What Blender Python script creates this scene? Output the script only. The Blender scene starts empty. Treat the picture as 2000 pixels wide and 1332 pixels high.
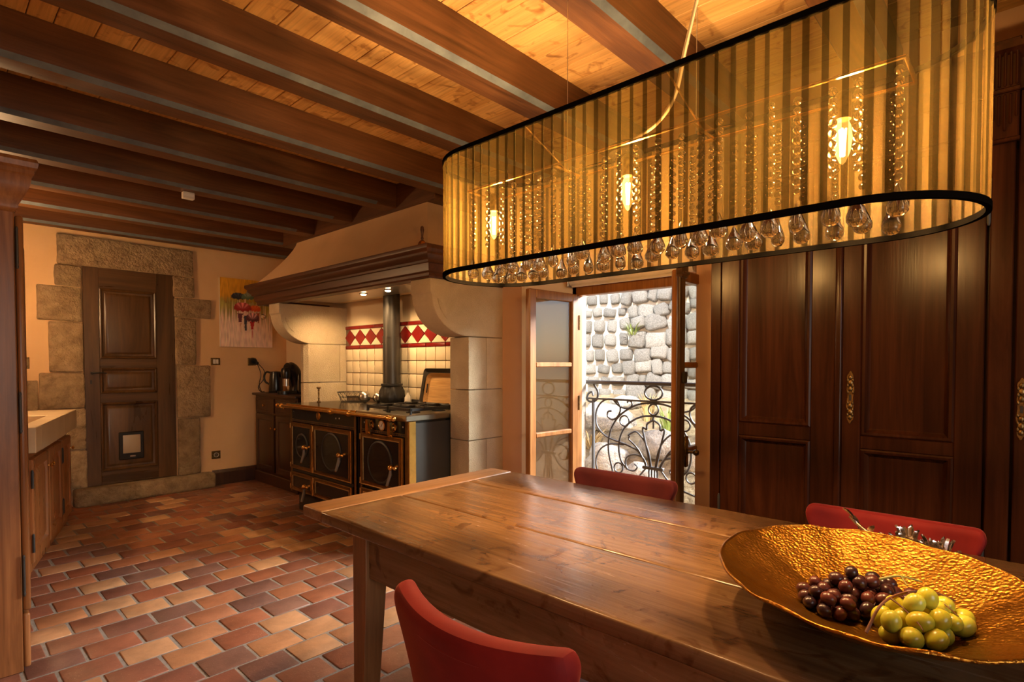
import bpy, bmesh, math, random
from mathutils import Vector, Matrix, noise as mnoise

scene = bpy.context.scene
COL = scene.collection
rnd = random.Random(11)

# ------------------------------------------------------------------ camera
cam_d = bpy.data.cameras.new('camera')
cam = bpy.data.objects.new('camera', cam_d)
COL.objects.link(cam)
cam_d.sensor_width = 36.0
cam_d.lens = 1080 / 2000 * 36.0
cam_d.shift_y = 0.0352
cam_d.clip_start = 0.02
cam.location = (0, 0, 1.27)
cam.rotation_euler = (math.radians(90 - 1.4), 0, math.radians(42.8 - 90))
scene.camera = cam

# ------------------------------------------------------------------ world, sun, daylight, exposure
world = bpy.data.worlds.new('world')
scene.world = world
world.use_nodes = True
wn = world.node_tree
bg = wn.nodes['Background']
sky = wn.nodes.new('ShaderNodeTexSky')
sky.sky_type = 'NISHITA'
sky.sun_disc = False
sky.sun_elevation = math.radians(48)
sky.sun_rotation = math.radians(250)
wn.links.new(sky.outputs[0], bg.inputs[0])
bg.inputs[1].default_value = 0.30

def light(name, kind, loc, energy, color, rot=None, **kw):
    d = bpy.data.lights.new(name, kind)
    d.energy = energy
    d.color = color
    for k, v in kw.items():
        setattr(d, k, v)
    o = bpy.data.objects.new(name, d)
    COL.objects.link(o)
    o.location = loc
    if rot is not None:
        o.rotation_euler = rot
    return o

def aim(o, target):
    d = Vector(target) - o.location
    o.rotation_euler = d.to_track_quat('-Z', 'Y').to_euler()

sun = light('sun', 'SUN', (0, 0, 8), 6.5, (1.0, 0.95, 0.86), angle=math.radians(1.0))
aim(sun, (5.0, 2.2, 8 - 6.0))
# added lamp for sky above the lane wall, sited to favour the floor
dl = light('sky_fill_lamp', 'AREA', (9.0, -1.1, 4.6), 4200, (1.0, 0.95, 0.89), shape='RECTANGLE', size=6.6, size_y=2.2)
aim(dl, (1.0, 2.2, 0.3))
dl.data.specular_factor = 0.1
# fill lamp added behind the camera, at an opening made for it
dl2 = light('rear_fill_lamp', 'AREA', (0.15, -2.5, 1.35), 18, (1.0, 0.90, 0.78), shape='RECTANGLE', size=1.5, size_y=2.0)
aim(dl2, (0.6, 3.0, 0.9))

scene.view_settings.view_transform = 'Standard'
scene.view_settings.look = 'None'
scene.view_settings.gamma = 1.0
scene.view_settings.use_curve_mapping = False
scene.view_settings.exposure = 0.9
cy = scene.cycles
cy.use_denoising = True
cy.max_bounces = 10
cy.diffuse_bounces = 5
cy.glossy_bounces = 4
cy.transmission_bounces = 8
cy.transparent_max_bounces = 24
cy.caustics_reflective = False
cy.caustics_refractive = False
cy.sample_clamp_indirect = 3.0

# ------------------------------------------------------------------ helpers
X, Y, Z = Vector((1, 0, 0)), Vector((0, 1, 0)), Vector((0, 0, 1))
WLOC = {}

class Fr:
    """A local frame: u along U, w along W, n along N (outwards)."""
    def __init__(self, o, U, W, N):
        self.o, self.U, self.W, self.N = Vector(o), Vector(U), Vector(W), Vector(N)
    def __call__(self, u, w, n=0.0):
        return self.o + self.U * u + self.W * w + self.N * n

_boxcache = {}
def bevbox(sx, sy, sz, b, seg=1):
    key = (round(sx, 4), round(sy, 4), round(sz, 4), round(b, 4), seg)
    if key not in _boxcache:
        bm = bmesh.new()
        bmesh.ops.create_cube(bm, size=1)
        bmesh.ops.scale(bm, vec=(sx, sy, sz), verts=bm.verts)
        if b > 0:
            b = min(b, 0.45 * min(sx, sy, sz))
            bmesh.ops.bevel(bm, geom=list(bm.edges), offset=b, segments=seg, affect='EDGES', profile=0.5)
        bm.verts.index_update()
        _boxcache[key] = ([v.co.copy() for v in bm.verts], [[v.index for v in f.verts] for f in bm.faces])
        bm.free()
    return _boxcache[key]

class MB:
    def __init__(self):
        self.v, self.f, self.m = [], [], []
        self.mi = 0
    def add(self, vs, fs):
        n = len(self.v)
        self.v += [Vector(p) for p in vs]
        for f in fs:
            self.f.append([n + i for i in f])
            self.m.append(self.mi)
        return self
    def box(self, x0, x1, y0, y1, z0, z1, b=0.0, seg=1):
        vs, fs = bevbox(abs(x1 - x0), abs(y1 - y0), abs(z1 - z0), b, seg)
        c = Vector(((x0 + x1) / 2, (y0 + y1) / 2, (z0 + z1) / 2))
        return self.add([c + p for p in vs], fs)
    def fbox(self, fr, u0, u1, w0, w1, n0, n1, b=0.0, seg=1):
        vs, fs = bevbox(abs(u1 - u0), abs(w1 - w0), abs(n1 - n0), b, seg)
        cu, cw, cn = (u0 + u1) / 2, (w0 + w1) / 2, (n0 + n1) / 2
        return self.add([fr(cu + p.x, cw + p.y, cn + p.z) for p in vs], fs)
    def prism(self, pts, fn):
        """pts: 2d polygon; fn(p, t) -> point, t in 0,1."""
        n = len(pts)
        vs = [fn(p, 0) for p in pts] + [fn(p, 1) for p in pts]
        fs = [list(range(n))[::-1], list(range(n, 2 * n))]
        for i in range(n):
            j = (i + 1) % n
            fs.append([i, j, n + j, n + i])
        return self.add(vs, fs)
    def lathe(self, prof, c=(0, 0, 0), seg=20, axis=Z, caps=True, fr=None):
        c = Vector(c)
        a = Vector(axis).normalized()
        p = a.orthogonal().normalized()
        q = a.cross(p)
        vs, fs = [], []
        for r, h in prof:
            for k in range(seg):
                t = 2 * math.pi * k / seg
                vs.append(c + a * h + (p * math.cos(t) + q * math.sin(t)) * r)
        m = len(prof)
        for i in range(m - 1):
            for k in range(seg):
                l = (k + 1) % seg
                fs.append([i * seg + k, i * seg + l, (i + 1) * seg + l, (i + 1) * seg + k])
        if caps:
            fs.append(list(range(seg))[::-1])
            fs.append([(m - 1) * seg + k for k in range(seg)])
        return self.add(vs, fs)
    def tube(self, pts, r, seg=8, closed=False):
        pts = [Vector(p) for p in pts]
        n = len(pts)
        rs = r if isinstance(r, (list, tuple)) else [r] * n
        up = None
        vs, fs = [], []
        for i in range(n):
            a = pts[(i - 1) % n] if (i > 0 or closed) else pts[i]
            b = pts[(i + 1) % n] if (i < n - 1 or closed) else pts[i]
            t = (b - a)
            t = t.normalized() if t.length > 1e-9 else Z.copy()
            if up is None:
                up = t.orthogonal().normalized()
            else:
                up = up - t * up.dot(t)
                up = up.normalized() if up.length > 1e-6 else t.orthogonal().normalized()
            s = t.cross(up)
            for k in range(seg):
                g = 2 * math.pi * k / seg
                vs.append(pts[i] + (up * math.cos(g) + s * math.sin(g)) * rs[i])
        for i in range(n if closed else n - 1):
            j = (i + 1) % n
            for k in range(seg):
                l = (k + 1) % seg
                fs.append([i * seg + k, i * seg + l, j * seg + l, j * seg + k])
        if not closed:
            fs.append(list(range(seg))[::-1])
            fs.append([(n - 1) * seg + k for k in range(seg)])
        return self.add(vs, fs)
    def ball(self, c, r, seg=12, rings=8, M=None):
        c = Vector(c)
        rr = r if isinstance(r, (list, tuple)) else (r, r, r)
        vs, fs = [], []
        for i in range(1, rings):
            t = math.pi * i / rings
            for k in range(seg):
                g = 2 * math.pi * k / seg
                p = Vector((rr[0] * math.sin(t) * math.cos(g), rr[1] * math.sin(t) * math.sin(g), rr[2] * math.cos(t)))
                vs.append(c + (M @ p if M else p))
        top = Vector((0, 0, rr[2])); bot = Vector((0, 0, -rr[2]))
        vs += [c + (M @ top if M else top), c + (M @ bot if M else bot)]
        T, B = len(vs) - 2, len(vs) - 1
        for i in range(rings - 2):
            for k in range(seg):
                l = (k + 1) % seg
                fs.append([i * seg + k, (i + 1) * seg + k, (i + 1) * seg + l, i * seg + l])
        for k in range(seg):
            l = (k + 1) % seg
            fs.append([T, k, l])
            fs.append([B, (rings - 2) * seg + l, (rings - 2) * seg + k])
        return self.add(vs, fs)
    def rects(self, fr, u0, u1, w0, w1, prof, cap=True):
        """Sweep prof = [(inset, n)...] round a rectangle; cap fills the last loop."""
        vs, fs = [], []
        for ins, n in prof:
            vs += [fr(u0 + ins, w0 + ins, n), fr(u1 - ins, w0 + ins, n), fr(u1 - ins, w1 - ins, n), fr(u0 + ins, w1 - ins, n)]
        for i in range(len(prof) - 1):
            for k in range(4):
                l = (k + 1) % 4
                fs.append([i * 4 + k, i * 4 + l, (i + 1) * 4 + l, (i + 1) * 4 + k])
        if cap:
            b = (len(prof) - 1) * 4
            fs.append([b, b + 1, b + 2, b + 3])
        return self.add(vs, fs)
    def mesh(self, name, mats, smooth=None):
        me = bpy.data.meshes.new(name)
        me.from_pydata([tuple(p) for p in self.v], [], self.f)
        bm = bmesh.new()
        bm.from_mesh(me)
        bmesh.ops.recalc_face_normals(bm, faces=bm.faces)
        bm.to_mesh(me)
        bm.free()
        for m in (mats if isinstance(mats, (list, tuple)) else [mats]):
            me.materials.append(m)
        if len(me.materials) > 1:
            me.polygons.foreach_set('material_index', self.m)
        if smooth is not None:
            me.polygons.foreach_set('use_smooth', [True] * len(me.polygons))
            me.set_sharp_from_angle(angle=math.radians(smooth))
        me.update()
        return me
    def build(self, name, mats, parent=None, smooth=None, label=None, cat=None, group=None, kind=None, local=False):
        me = self.mesh(name, mats, smooth)
        o = bpy.data.objects.new(name, me)
        COL.objects.link(o)
        place(o, parent, local)
        tag(o, label, cat, group, kind)
        return o

def place(o, parent, local=False):
    if parent is None:
        if o.type == 'MESH' and not local:
            bb = [Vector(c) for c in o.bound_box]
            c = sum(bb, Vector()) / 8
            c.z = min(b.z for b in bb)
            o.data.transform(Matrix.Translation(-c))
            o.location = c
            WLOC[o] = c
        else:
            WLOC[o] = Vector(o.location)
        return
    o.parent = parent
    if local:
        WLOC[o] = Vector()
    else:
        o.location = -WLOC[parent]
        WLOC[o] = Vector()

def tag(o, label=None, cat=None, group=None, kind=None):
    for k, v in (('label', label), ('category', cat), ('group', group), ('kind', kind)):
        if v is not None:
            o[k] = v
    return o

def thing(name, loc, label, cat, group=None, kind=None, rz=0.0):
    o = bpy.data.objects.new(name, None)
    COL.objects.link(o)
    o.location = loc
    o.rotation_euler = (0, 0, rz)
    o.empty_display_size = 0.1
    WLOC[o] = Vector(loc)
    return tag(o, label, cat, group, kind)

def inst(name, me, loc, parent, rot=(0, 0, 0), scale=(1, 1, 1)):
    """A piece sharing mesh data, placed in world coordinates below parent (unrotated)."""
    o = bpy.data.objects.new(name, me)
    COL.objects.link(o)
    o.rotation_euler = rot
    o.scale = scale
    if parent is None:
        o.location = loc
        WLOC[o] = Vector(loc)
    else:
        o.parent = parent
        o.location = Vector(loc) - WLOC[parent]
        WLOC[o] = Vector(loc)
    return o

def spline(pts, n=8, closed=False):
    """Catmull-Rom through pts."""
    pts = [Vector(p) for p in pts]
    m = len(pts)
    out = []
    rng = range(m) if closed else range(m - 1)
    for i in rng:
        p1, p2 = pts[i], pts[(i + 1) % m]
        p0 = pts[i - 1] if (i > 0 or closed) else p1 * 2 - p2
        p3 = pts[(i + 2) % m] if (i + 2 < m or closed) else p2 * 2 - p1
        for k in range(n):
            t = k / n
            out.append(0.5 * ((2 * p1) + (p2 - p0) * t + (2 * p0 - 5 * p1 + 4 * p2 - p3) * t * t + (3 * p1 - p0 - 3 * p2 + p3) * t ** 3))
    if not closed:
        out.append(pts[-1])
    return out

# ------------------------------------------------------------------ materials
def new_mat(name):
    m = bpy.data.materials.new(name)
    m.use_nodes = True
    nt = m.node_tree
    b = nt.nodes['Principled BSDF']
    return m, nt, b

def ramp(nt, cols):
    r = nt.nodes.new('ShaderNodeValToRGB')
    e = r.color_ramp.elements
    while len(e) < len(cols):
        e.new(0.5)
    for i, c in enumerate(cols):
        pos, rgb = c if isinstance(c[1], (tuple, list)) else (i / (len(cols) - 1), c)
        e[i].position = pos
        e[i].color = (*rgb, 1)
    return r

def setup(name, rough=0.5, metal=0.0, coat=0.0, spec=None):
    m, nt, b = new_mat(name)
    b.inputs['Roughness'].default_value = rough
    b.inputs['Metallic'].default_value = metal
    if coat:
        b.inputs['Coat Weight'].default_value = coat
        b.inputs['Coat Roughness'].default_value = 0.15
    if spec is not None:
        b.inputs['Specular IOR Level'].default_value = spec
    return m, nt, b

def coords(nt, scale, kind='Object', rand=0.0):
    tc = nt.nodes.new('ShaderNodeTexCoord')
    mp = nt.nodes.new('ShaderNodeMapping')
    mp.inputs['Scale'].default_value = scale
    nt.links.new(tc.outputs[kind], mp.inputs['Vector'])
    if rand:
        oi = nt.nodes.new('ShaderNodeObjectInfo')
        mu = nt.nodes.new('ShaderNodeMath'); mu.operation = 'MULTIPLY'; mu.inputs[1].default_value = rand
        nt.links.new(oi.outputs['Random'], mu.inputs[0])
        cb = nt.nodes.new('ShaderNodeCombineXYZ')
        for k in range(3):
            nt.links.new(mu.outputs[0], cb.inputs[k])
        nt.links.new(cb.outputs[0], mp.inputs['Location'])
    return mp

def noise(nt, vec, scale, detail=5, rough=0.55, dist=0.0):
    n = nt.nodes.new('ShaderNodeTexNoise')
    n.inputs['Scale'].default_value = scale
    n.inputs['Detail'].default_value = detail
    n.inputs['Roughness'].default_value = rough
    n.inputs['Distortion'].default_value = dist
    nt.links.new(vec.outputs[0], n.inputs['Vector'])
    return n

def bump(nt, b, fac, strength, dist=0.01):
    bp = nt.nodes.new('ShaderNodeBump')
    bp.inputs['Strength'].default_value = strength
    bp.inputs['Distance'].default_value = dist
    nt.links.new(fac, bp.inputs['Height'])
    nt.links.new(bp.outputs[0], b.inputs['Normal'])

def vary(nt, col, amount, sat=0.0):
    """Per-object brightness variation."""
    oi = nt.nodes.new('ShaderNodeObjectInfo')
    mr = nt.nodes.new('ShaderNodeMapRange')
    mr.inputs['To Min'].default_value = 1 - amount
    mr.inputs['To Max'].default_value = 1 + amount
    nt.links.new(oi.outputs['Random'], mr.inputs['Value'])
    hs = nt.nodes.new('ShaderNodeHueSaturation')
    nt.links.new(mr.outputs[0], hs.inputs['Value'])
    nt.links.new(col, hs.inputs['Color'])
    return hs.outputs[0]

def wood(name, cols, axis='z', scale=1.0, rough=0.42, coat=0.0, bmp=0.12, var=0.0, rough_var=0.12, knots=False):
    m, nt, b = setup(name, rough, 0, coat)
    s = [7.0 * scale] * 3
    s['xyz'.index(axis)] = 0.55 * scale
    mp = coords(nt, s, rand=37.0)
    n1 = noise(nt, mp, 1.7, 7, 0.62, 1.4)
    r = ramp(nt, cols)
    nt.links.new(n1.outputs['Fac'], r.inputs[0])
    col = r.outputs[0]
    s2 = [90.0 * scale] * 3
    s2['xyz'.index(axis)] = 3.0 * scale
    mp2 = coords(nt, s2, rand=11.0)
    n2 = noise(nt, mp2, 1.0, 3, 0.6)
    mx = nt.nodes.new('ShaderNodeMix'); mx.data_type = 'RGBA'; mx.blend_type = 'MULTIPLY'
    mx.inputs[0].default_value = 0.55
    r2 = ramp(nt, [(0.3, (0.55, 0.5, 0.45)), (0.6, (1, 1, 1))])
    nt.links.new(n2.outputs['Fac'], r2.inputs[0])
    nt.links.new(col, mx.inputs[6]); nt.links.new(r2.outputs[0], mx.inputs[7])
    col = mx.outputs[2]
    if knots:
        mp3 = coords(nt, [5.5, 5.5, 5.5], rand=71.0)
        n3 = noise(nt, mp3, 1.4, 3, 0.5, 2.2)
        r3 = ramp(nt, [(0.57, (1, 1, 1)), (0.66, (0.62, 0.5, 0.4)), (0.74, (0.36, 0.25, 0.17))])
        nt.links.new(n3.outputs['Fac'], r3.inputs[0])
        mk = nt.nodes.new('ShaderNodeMix'); mk.data_type = 'RGBA'; mk.blend_type = 'MULTIPLY'
        mk.inputs[0].default_value = 0.8
        nt.links.new(col, mk.inputs[6]); nt.links.new(r3.outputs[0], mk.inputs[7])
        col = mk.outputs[2]
    if var:
        col = vary(nt, col, var)
    nt.links.new(col, b.inputs['Base Color'])
    if rough_var:
        mr = nt.nodes.new('ShaderNodeMapRange')
        mr.inputs['To Min'].default_value = rough - rough_var
        mr.inputs['To Max'].default_value = rough + rough_var
        nt.links.new(n1.outputs['Fac'], mr.inputs['Value'])
        nt.links.new(mr.outputs[0], b.inputs['Roughness'])
    bump(nt, b, n2.outputs['Fac'], bmp, 0.004)
    return m

def mottled(name, cols, scale=6.0, rough=0.7, metal=0.0, bmp=0.0, bscale=60.0, bdist=0.01, var=0.0, detail=6, coat=0.0, spec=None, rand=13.0):
    m, nt, b = setup(name, rough, metal, coat, spec)
    mp = coords(nt, (1, 1, 1), rand=rand)
    n1 = noise(nt, mp, scale, detail, 0.6, 0.4)
    r = ramp(nt, cols)
    nt.links.new(n1.outputs['Fac'], r.inputs[0])
    col = r.outputs[0]
    if var:
        col = vary(nt, col, var)
    nt.links.new(col, b.inputs['Base Color'])
    if bmp:
        n2 = noise(nt, mp, bscale, 4, 0.6)
        bump(nt, b, n2.outputs['Fac'], bmp, bdist)
    return m

def plain(name, col, rough=0.5, metal=0.0, coat=0.0, bmp=0.0, bscale=80, spec=None):
    d = tuple(c * 0.9 for c in col)
    return mottled(name, [(0.35, d), (0.65, col)], 9.0, rough, metal, bmp, bscale, 0.004, coat=coat, spec=spec)

M = {}
M['plaster'] = mottled('plaster_ochre', [(0.3, (0.68, 0.42, 0.20)), (0.7, (0.76, 0.49, 0.25))], 1.6, 0.85, bmp=0.10, bscale=90, bdist=0.004)
M['plaster_rose'] = mottled('plaster_rose', [(0.3, (0.70, 0.44, 0.28)), (0.7, (0.77, 0.51, 0.34))], 1.6, 0.85, bmp=0.12, bscale=90, bdist=0.004)
M['plaster_cream'] = mottled('plaster_cream', [(0.3, (0.78, 0.62, 0.42)), (0.7, (0.84, 0.70, 0.50))], 1.6, 0.85, bmp=0.08, bscale=90, bdist=0.004)
M['hood'] = mottled('plaster_hood', [(0.25, (0.56, 0.36, 0.19)), (0.55, (0.66, 0.45, 0.25)), (0.8, (0.72, 0.52, 0.32))], 1.2, 0.8, bmp=0.08, bscale=50, bdist=0.004)
M['quoin'] = mottled('sandstone', [(0.25, (0.19, 0.125, 0.06)), (0.5, (0.37, 0.255, 0.135)), (0.75, (0.50, 0.36, 0.20))], 11.0, 0.9, bmp=1.0, bscale=34, bdist=0.045, var=0.16, detail=10)
M['limestone'] = mottled('limestone', [(0.25, (0.55, 0.44, 0.29)), (0.75, (0.72, 0.61, 0.44))], 5, 0.9, bmp=0.8, bscale=120, bdist=0.012, var=0.07, detail=9)
M['mortar'] = mottled('floor_mortar', [(0.3, (0.19, 0.16, 0.13)), (0.7, (0.29, 0.25, 0.21))], 20, 0.95, bmp=0.5, bscale=150)
M['beam'] = wood('beam_wood', [(0.25, (0.045, 0.017, 0.006)), (0.5, (0.11, 0.042, 0.014)), (0.75, (0.17, 0.07, 0.025))], 'x', 1.0, 0.45, bmp=0.25, var=0.12)
M['beam_y'] = wood('trimmer_wood', [(0.25, (0.045, 0.017, 0.006)), (0.5, (0.10, 0.04, 0.014)), (0.75, (0.15, 0.065, 0.025))], 'y', 1.0, 0.5, bmp=0.25)
M['board'] = wood('ceiling_board', [(0.2, (0.62, 0.31, 0.09)), (0.5, (0.78, 0.44, 0.15)), (0.8, (0.86, 0.55, 0.22))], 'y', 1.0, 0.5, bmp=0.08, var=0.10, knots=True)
M['walnut'] = wood('door_walnut', [(0.25, (0.026, 0.011, 0.004)), (0.5, (0.074, 0.034, 0.011)), (0.78, (0.145, 0.070, 0.023))], 'z', 0.55, 0.30, bmp=0.1)
M['walnut_x'] = wood('door_walnut_rail', [(0.25, (0.026, 0.011, 0.004)), (0.5, (0.074, 0.034, 0.011)), (0.78, (0.145, 0.070, 0.023))], 'x', 0.55, 0.30, bmp=0.1)
M['cherry'] = wood('wardrobe_cherry', [(0.25, (0.015, 0.0045, 0.002)), (0.5, (0.037, 0.0105, 0.0038)), (0.75, (0.062, 0.0185, 0.0065))], 'z', 0.9, 0.24, bmp=0.06, var=0.10, rough_var=0.06)
M['cherry'].node_tree.nodes['Principled BSDF'].inputs['Specular IOR Level'].default_value = 0.22
M['armoire'] = wood('armoire_wood', [(0.25, (0.10, 0.035, 0.012)), (0.5, (0.24, 0.095, 0.032)), (0.75, (0.36, 0.16, 0.058))], 'z', 0.8, 0.30, bmp=0.06)
M['armoire'].node_tree.nodes['Principled BSDF'].inputs['Specular IOR Level'].default_value = 0.28
M['kitchen'] = wood('kitchen_wood', [(0.2, (0.24, 0.085, 0.026)), (0.5, (0.32, 0.12, 0.038)), (0.8, (0.39, 0.155, 0.052))], 'z', 0.8, 0.30, bmp=0.04)
M['dark'] = wood('sideboard_wood', [(0.25, (0.022, 0.009, 0.005)), (0.5, (0.05, 0.02, 0.010)), (0.75, (0.085, 0.035, 0.017))], 'z', 1.0, 0.4, bmp=0.06)
M['mantel'] = wood('mantel_wood', [(0.25, (0.030, 0.009, 0.004)), (0.5, (0.074, 0.024, 0.009)), (0.75, (0.12, 0.042, 0.016))], 'y', 1.0, 0.42, bmp=0.12)
M['table'] = wood('table_wood', [(0.2, (0.085, 0.042, 0.018)), (0.5, (0.19, 0.098, 0.041)), (0.8, (0.30, 0.165, 0.075))], 'y', 0.9, 0.24, bmp=0.22, var=0.14, knots=True, rough_var=0.1)
M['table_x'] = wood('table_wood_end', [(0.2, (0.12, 0.055, 0.022)), (0.5, (0.26, 0.13, 0.055)), (0.8, (0.38, 0.21, 0.10))], 'x', 0.9, 0.4, bmp=0.12)
M['table_z'] = wood('table_leg_wood', [(0.2, (0.11, 0.045, 0.016)), (0.5, (0.24, 0.105, 0.038)), (0.8, (0.34, 0.165, 0.065))], 'z', 1.0, 0.36, bmp=0.08)
M['oak'] = wood('window_oak', [(0.2, (0.17, 0.062, 0.014)), (0.5, (0.34, 0.14, 0.036)), (0.8, (0.46, 0.21, 0.062))], 'z', 1.2, 0.35, bmp=0.08)
M['bamboo'] = wood('bamboo', [(0.2, (0.52, 0.27, 0.075)), (0.5, (0.66, 0.38, 0.13)), (0.8, (0.74, 0.46, 0.19))], 'y', 2.0, 0.4, bmp=0.05)
M['brass'] = mottled('brass', [(0.3, (0.66, 0.36, 0.085)), (0.7, (0.86, 0.52, 0.15))], 30, 0.25, 1.0)
M['brass_old'] = mottled('aged_brass', [(0.3, (0.11, 0.068, 0.028)), (0.7, (0.30, 0.19, 0.075))], 60, 0.4, 1.0, bmp=0.3, bscale=200, bdist=0.003)
M['copper_trim'] = mottled('bronze_trim', [(0.3, (0.20, 0.11, 0.038)), (0.7, (0.31, 0.175, 0.065))], 20, 0.38, 1.0)
M['steel'] = plain('steel', (0.62, 0.58, 0.52), 0.28, 1.0)
M['hob_steel'] = plain('hob_steel', (0.36, 0.32, 0.26), 0.32, 1.0)
M['iron'] = plain('black_iron', (0.022, 0.019, 0.017), 0.5, 0.0, bmp=0.1)
M['enamel'] = plain('black_enamel', (0.010, 0.010, 0.010), 0.22, 0.0)
M['enamel_side'] = plain('charcoal_enamel', (0.045, 0.042, 0.040), 0.45, 0.0)
M['black_plastic'] = plain('black_plastic', (0.012, 0.012, 0.013), 0.25)
M['hob'] = plain('ceramic_hob', (0.05, 0.042, 0.03), 0.12, 0.0, coat=0.6)
M['pipe'] = plain('stove_pipe_grey', (0.075, 0.07, 0.065), 0.38, 0.6)
M['white'] = plain('white_plastic', (0.78, 0.72, 0.62), 0.5)
M['blind'] = plain('blind_fabric', (0.88, 0.82, 0.74), 0.8)
M['strip_sheen'] = mottled('edge_strip', [(0.3, (0.085, 0.098, 0.108)), (0.7, (0.14, 0.158, 0.17))], 12, 0.55, 0.0, spec=0.3)  # blue-grey stands for daylight reflected off the beam chamfers
M['rail_iron'] = plain('wrought_iron', (0.10, 0.105, 0.115), 0.5, 0.3)
M['tile_cream'] = mottled('cream_tile', [(0.3, (0.74, 0.62, 0.43)), (0.7, (0.82, 0.71, 0.52))], 10, 0.28, var=0.05, bmp=0.06, bscale=14)
M['tile_red'] = mottled('red_tile', [(0.3, (0.16, 0.008, 0.007)), (0.7, (0.24, 0.014, 0.010))], 10, 0.25, var=0.06)
M['grout'] = plain('grout', (0.17, 0.105, 0.06), 0.9)
M['stone_out'] = mottled('rubble_stone', [(0.25, (0.19, 0.18, 0.16)), (0.5, (0.38, 0.36, 0.32)), (0.75, (0.56, 0.53, 0.47))], 14, 0.95, bmp=1.0, bscale=45, bdist=0.03, var=0.25, detail=9)
M['stone_mortar'] = mottled('lime_mortar', [(0.3, (0.44, 0.40, 0.33)), (0.7, (0.56, 0.51, 0.43))], 8, 0.95, bmp=0.5, bscale=40, bdist=0.02)
M['bank'] = mottled('dry_bank', [(0.25, (0.09, 0.065, 0.035)), (0.5, (0.20, 0.15, 0.085)), (0.75, (0.33, 0.27, 0.17))], 9, 0.95, bmp=0.8, bscale=25, bdist=0.03)
M['leaf'] = mottled('green_leaf', [(0.3, (0.13, 0.20, 0.04)), (0.7, (0.30, 0.36, 0.10))], 10, 0.6)
M['straw'] = mottled('dry_straw', [(0.3, (0.38, 0.26, 0.10)), (0.7, (0.58, 0.44, 0.21))], 10, 0.8)
M['sink'] = mottled('sink_stone', [(0.3, (0.60, 0.46, 0.28)), (0.7, (0.70, 0.56, 0.36))], 5, 0.5, bmp=0.06, bscale=80)
M['silver'] = plain('silver', (0.75, 0.66, 0.56), 0.2, 1.0)
M['flap'] = plain('flap_plastic', (0.36, 0.27, 0.18), 0.35)
M['stalk'] = plain('grape_stalk', (0.16, 0.055, 0.028), 0.6)
M['stalk_green'] = plain('grape_stalk_green', (0.33, 0.30, 0.07), 0.5)
M['cord'] = plain('cream_cord', (0.60, 0.45, 0.26), 0.5)
M['fixture'] = plain('dark_fixture', (0.005, 0.004, 0.003), 0.8, spec=0.0)
M['ebony'] = plain('lever_grip', (0.20, 0.18, 0.155), 0.15, coat=0.5)

# terracotta: each piece its own clay tone
m, nt, b = setup('terracotta', 0.5)
oi = nt.nodes.new('ShaderNodeObjectInfo')
r = ramp(nt, [(0.0, (0.28, 0.088, 0.042)), (0.16, (0.17, 0.066, 0.047)), (0.34, (0.36, 0.145, 0.07)), (0.50, (0.27, 0.090, 0.045)),
              (0.66, (0.16, 0.080, 0.064)), (0.80, (0.40, 0.175, 0.078)), (0.93, (0.50, 0.29, 0.15)), (1.0, (0.31, 0.10, 0.045))])
nt.links.new(oi.outputs['Random'], r.inputs[0])
mp = coords(nt, (1, 1, 1), rand=53.0)
n1 = noise(nt, mp, 9, 6, 0.6, 0.5)
r1 = ramp(nt, [(0.25, (0.62, 0.58, 0.55)), (0.75, (1.15, 1.12, 1.08))])
nt.links.new(n1.outputs['Fac'], r1.inputs[0])
mx = nt.nodes.new('ShaderNodeMix'); mx.data_type = 'RGBA'; mx.blend_type = 'MULTIPLY'; mx.inputs[0].default_value = 1
nt.links.new(r.outputs[0], mx.inputs[6]); nt.links.new(r1.outputs[0], mx.inputs[7])
n3 = noise(nt, mp, 160, 2, 0.5)
r3 = ramp(nt, [(0.68, (0, 0, 0)), (0.76, (1, 1, 1))])
nt.links.new(n3.outputs['Fac'], r3.inputs[0])
mx2 = nt.nodes.new('ShaderNodeMix'); mx2.data_type = 'RGBA'
mx2.inputs[7].default_value = (0.62, 0.42, 0.26, 1)
sc_ = nt.nodes.new('ShaderNodeMath'); sc_.operation = 'MULTIPLY'; sc_.inputs[1].default_value = 0.6
nt.links.new(r3.outputs[0], sc_.inputs[0])
nt.links.new(sc_.outputs[0], mx2.inputs[0]); nt.links.new(mx.outputs[2], mx2.inputs[6])
nt.links.new(mx2.outputs[2], b.inputs['Base Color'])
n2 = noise(nt, mp, 45, 5, 0.65)
bump(nt, b, n2.outputs['Fac'], 0.28, 0.006)
M['terracotta'] = m

# velvet
def velvet(name, c0, c1):
    m, nt, b = setup(name, 0.75, spec=0.2)
    mp = coords(nt, (1, 1, 1))
    n1 = noise(nt, mp, 6, 4, 0.6, 0.8)
    r = ramp(nt, [(0.3, c0), (0.7, c1)])
    nt.links.new(n1.outputs['Fac'], r.inputs[0])
    nt.links.new(r.outputs[0], b.inputs['Base Color'])
    b.inputs['Sheen Weight'].default_value = 0.4
    b.inputs['Sheen Roughness'].default_value = 0.35
    b.inputs['Sheen Tint'].default_value = (1.0, 0.30, 0.22, 1)
    n2 = noise(nt, mp, 400, 2)
    bump(nt, b, n2.outputs['Fac'], 0.08, 0.002)
    return m
M['velvet'] = velvet('red_velvet', (0.13, 0.005, 0.005), (0.20, 0.010, 0.008))
M['velvet_dark'] = velvet('maroon_velvet', (0.05, 0.005, 0.006), (0.08, 0.009, 0.009))

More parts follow.
